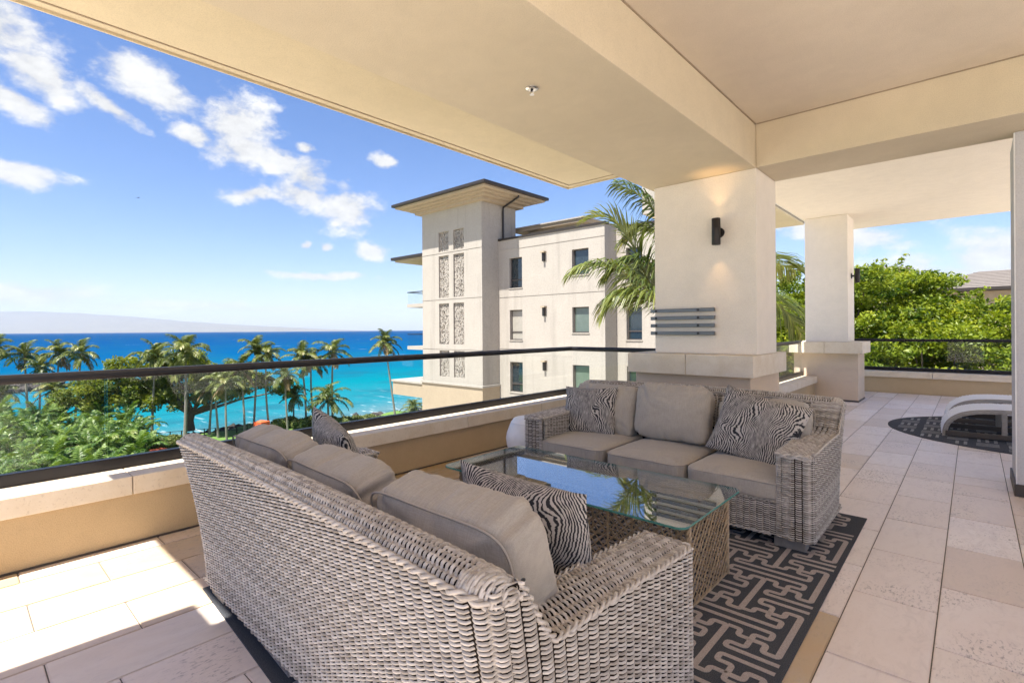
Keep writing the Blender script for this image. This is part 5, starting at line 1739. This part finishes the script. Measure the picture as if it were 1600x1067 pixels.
for k, (x, y, zt_, r_, lb) in enumerate((
    (-9.6, 31.5, 4.3, 4.2, 'leafy green tree seen between the two pillars'),
    (-5.3, 32.5, 5.0, 4.4, 'tall bright green tree right beside the pale far pillar'),
    (-3.3, 37.0, 4.8, 3.6, 'leafy tree with wispy top in the middle beyond the far railing'),
    (1.6, 34.0, 2.9, 3.9, 'lower yellow green tree under the brown roof'),
    (4.9, 37.0, 3.2, 4.0, 'leafy tree beside the stucco column at the right edge'),
    (-1.9, 30.2, 1.6, 3.6, 'low leafy tree nearest the far railing'),
    (3.0, 29.6, .9, 3.3, 'low yellow green tree behind the far railing at the right'),
    (-12.0, 37, 3.6, 4.0, 'dark leafy tree behind the near palm'),
    (-7.4, 36.5, 4.6, 4.4, 'leafy tree behind the pale far pillar'),
    (8.0, 34.0, 2.0, 4.0, 'leafy tree mostly behind the stucco column'),
    (-5.6, 28.6, 1.2, 3.4, 'low bushy tree close behind the pale far pillar'))):
    big_tree(lb, x, y, zt_, r_, 500 + k)

# spreading tree at the shore
e = empty('spreading_tree', (-92.0, 27.0, -14), math.atan2(sa, ca), 'broad spreading tree with bare branching limbs at the shore', 'tree')
rs = np.random.default_rng(77)
cl = []
for k in range(310):
    t = rs.uniform(-20, 8)
    hmax = 11.9 - .020 * (t + 4) ** 2
    hmin = min(5.2 if t > 2 else 3.9, hmax - .8)
    cl.append((t, rs.uniform(-5, 5), rs.uniform(hmin, hmax), rs.uniform(.9, 1.6)))
for k in range(34):
    t = rs.uniform(8, 15)
    cl.append((t, rs.uniform(-3, 3), rs.uniform(6.0, 8.6) - .1 * (t - 8), rs.uniform(.5, 1.1)))
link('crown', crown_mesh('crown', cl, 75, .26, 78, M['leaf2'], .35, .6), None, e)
mb = MB()
mb.tube([(-1.5, 0, -.4), (-1.6, 0, 1.2), (-1.2, 0, 2.4)], [.75, .6, .5], 8)
for tip in ((14.5, 0, 6.0), (11, 1, 6.6), (7, -1, 6.2), (3, 1, 7.5), (-6, 0, 6.8), (-11, 1, 6.2), (-3, -1, 8.5), (0, 2, 8), (-8, -2, 7.2)):
    limbs(mb, (-1.2, 0, 2.2), [tip], .33, int(tip[0] * 10 + 400))
mb.build('trunk', M['bark'], e)

# hedges and flowering shrubs on the lawn
def shrub(label, u, d, w_, h_, mat, seed, group, name='hedge_bush'):
    x, y = view_xy(u, d)
    e = empty(name, (x, y, -14), YAW, label, 'bush', group)
    V, F, T = leaf_blob(int(520 * w_ * h_ / 2), (0, 0, h_ * .5), (w_ / 2, w_ / 2 * .7, h_ * .55), .17, seed, .3)
    link('foliage', np_mesh('foliage', V, F, False, T, [M[mat]]), None, e)
    MB().tube([(0, 0, -.2), (0, 0, h_ * .5)], .06, 6).build('stem', M['bark'], e)
for k in range(7):
    shrub('variegated green bush in the shore hedge behind the sofa', (436 + 16 * k - 800) / 797.27, 80 + (k % 2) * 2, 3.0, 1.7, 'hedge', 600 + k, 'bushes of the shore hedge')
for k in range(7):
    shrub('low green bush along the shore left of the tower building', (540 + 18 * k - 800) / 797.27, 84 + (k % 3), 2.8, 1.3, 'hedge', 620 + k, 'bushes near the tower building')
for k in range(6):
    shrub('green bush at the edge of the lawn beside the areca thicket', (205 + 13 * k - 800) / 797.27, 66 + (k % 3) * 1.5, 2.6, 1.5, 'hedge', 660 + k, 'bushes beside the thicket')
for k in range(4):
    shrub('low red flowering shrub on the lawn behind the sofa corner', (238 + 14 * k - 800) / 797.27, 63 + k % 2, 1.7, .9, 'flower', 640 + k, 'red flowering shrubs', 'flowering_shrub')

# shore fence
fx0, fx1 = Vector((-87.5, 17.5, -14.1)), Vector((-82.0, 33.5, -14.1))
fe = empty('shore_fence', fx0, 0, 'dark low post and rail fence along the shore', 'fence')
dv = fx1 - fx0
for k in range(13):
    p = dv * (k / 12)
    MB().box(p.x - .06, p.x + .06, p.y - .06, p.y + .06, 0, 1.15).build('post', M['dark'], fe)
for z in (.55, 1.08):
    MB().tube([(0, 0, z), tuple(dv + Vector((0, 0, z)))], .045, 6).build('rail', M['dark'], fe)
# orange canopy on the lawn
oc = empty('orange_canopy', (-79.6, 31.7, -14), .3, 'small orange red canopy on the lawn behind the sofa cushions', 'canopy')
M['orange'] = plain('orange_fabric', (.78, .12, .04), .7)
hx = .8
MB().add([(-hx, -hx, 1.25), (hx, -hx, 1.25), (hx, hx, 1.25), (-hx, hx, 1.25), (-hx, -hx, 1.85), (hx, -hx, 1.85), (hx, hx, 1.85), (-hx, hx, 1.85), (0, 0, 2.1)],
         [(0, 1, 5, 4), (1, 2, 6, 5), (2, 3, 7, 6), (3, 0, 4, 7), (4, 5, 8), (5, 6, 8), (6, 7, 8), (7, 4, 8)]).build('canopy', M['orange'], oc)
for x in (-.75, .75):
    for y in (-.75, .75):
        MB().tube([(x, y, -.1), (x, y, 1.3)], .03, 6).build('leg', M['dark'], oc)

# brown roofed house behind the right-hand trees
hs = empty('roofed_house', (2.6, 82, -14), R(-4), 'house with brown shingle hip roof behind the right hand trees', 'house')
MB().box(-6.8, 9, -3, 8, 0, 19.4).build('wall', M['facade_base'], hs)
rf = MB().add([(-8.2, -4.4, 19.75), (10.5, -4.4, 19.75), (10.5, 9.5, 19.75), (-8.2, 9.5, 19.75), (-2.2, 2.5, 22.1), (4.5, 2.5, 22.1)],
         [(0, 1, 5, 4), (1, 2, 5), (2, 3, 4, 5), (3, 0, 4), (0, 3, 2, 1)]).build('roof', None, hs)
M['shingle'] = plain('roof_shingle', (.165, .145, .13), .95, 0, 3, .25, .3)
rf.data.materials.append(M['shingle'])
for z in range(1, 11):       # shingle courses facing the terrace
    f = z / 11
    MB().box(-8.2 + 6.0 * f + .05, 10.5 - 6 * f - .05, -4.4 + 6.9 * f - .06, -4.4 + 6.9 * f + .04, 19.75 + 2.35 * f - .02, 19.75 + 2.35 * f + .06).build('shingle_course', M['shingle'], rf)
MB().box(-8.3, 10.6, -4.5, -4.38, 19.45, 19.80).build('fascia', M['bronze'], hs)
MB().box(-8.1, 10.4, -4.3, 9.3, 19.42, 19.52).build('eave_soffit', M['bronze'], hs)
h2 = empty('roofed_house', (-9.4, 78, -14), R(8), 'small dark roof peak showing above the tree beside the far pillar', 'house')
MB().box(-2, 3, -1, 4, 0, 22.3).build('wall', M['facade_base'], h2)
MB().add([(-2.8, -2, 22.4), (3.8, -2, 22.4), (3.8, 5, 22.4), (-2.8, 5, 22.4), (.5, 1.5, 23.2)], [(0, 1, 4), (1, 2, 4), (2, 3, 4), (3, 0, 4), (0, 3, 2, 1)]).build('roof', M['shingle'], h2)

# a bird far over the water
bd = empty('bird', (-118, 24.5, 27.0), R(40), 'tiny dark bird gliding in the blue sky', 'bird')
MB().lathe([(.01, -.22), (.06, -.1), (.08, 0), (.06, .12), (.01, .22)], 8).build('body', M['dark'], bd, rot=(R(90), 0, 0))
for sx in (-1, 1):
    MB().add([(0, -.06, .02), (sx * .35, -.10, .12), (sx * .75, -.02, .04), (sx * .35, .08, .12), (0, .09, .02)], [(0, 1, 2, 3, 4) if sx > 0 else (4, 3, 2, 1, 0)]).build('wing', M['dark'], bd)

# ------------------------------------------------------------------ air between here and the island
hz = MB().box(-59800, 6200, -59800, 59800, -26, 2050).build('haze', None)
for v in hz.data.vertices: pass
mh = bpy.data.materials.new('haze'); mh.use_nodes = True
nt = mh.node_tree
nt.nodes.remove(nt.nodes['Principled BSDF'])
pv = nt.nodes.new('ShaderNodeVolumePrincipled')
pv.inputs['Color'].default_value = (.66, .80, 1.0, 1)
pv.inputs['Density'].default_value = HAZE
pv.inputs['Anisotropy'].default_value = 0.0
nt.links.new(pv.outputs[0], nt.nodes['Material Output'].inputs['Volume'])
hz.data.materials.append(mh)
tag(hz, 'thin sea haze', 'haze', kind='stuff')
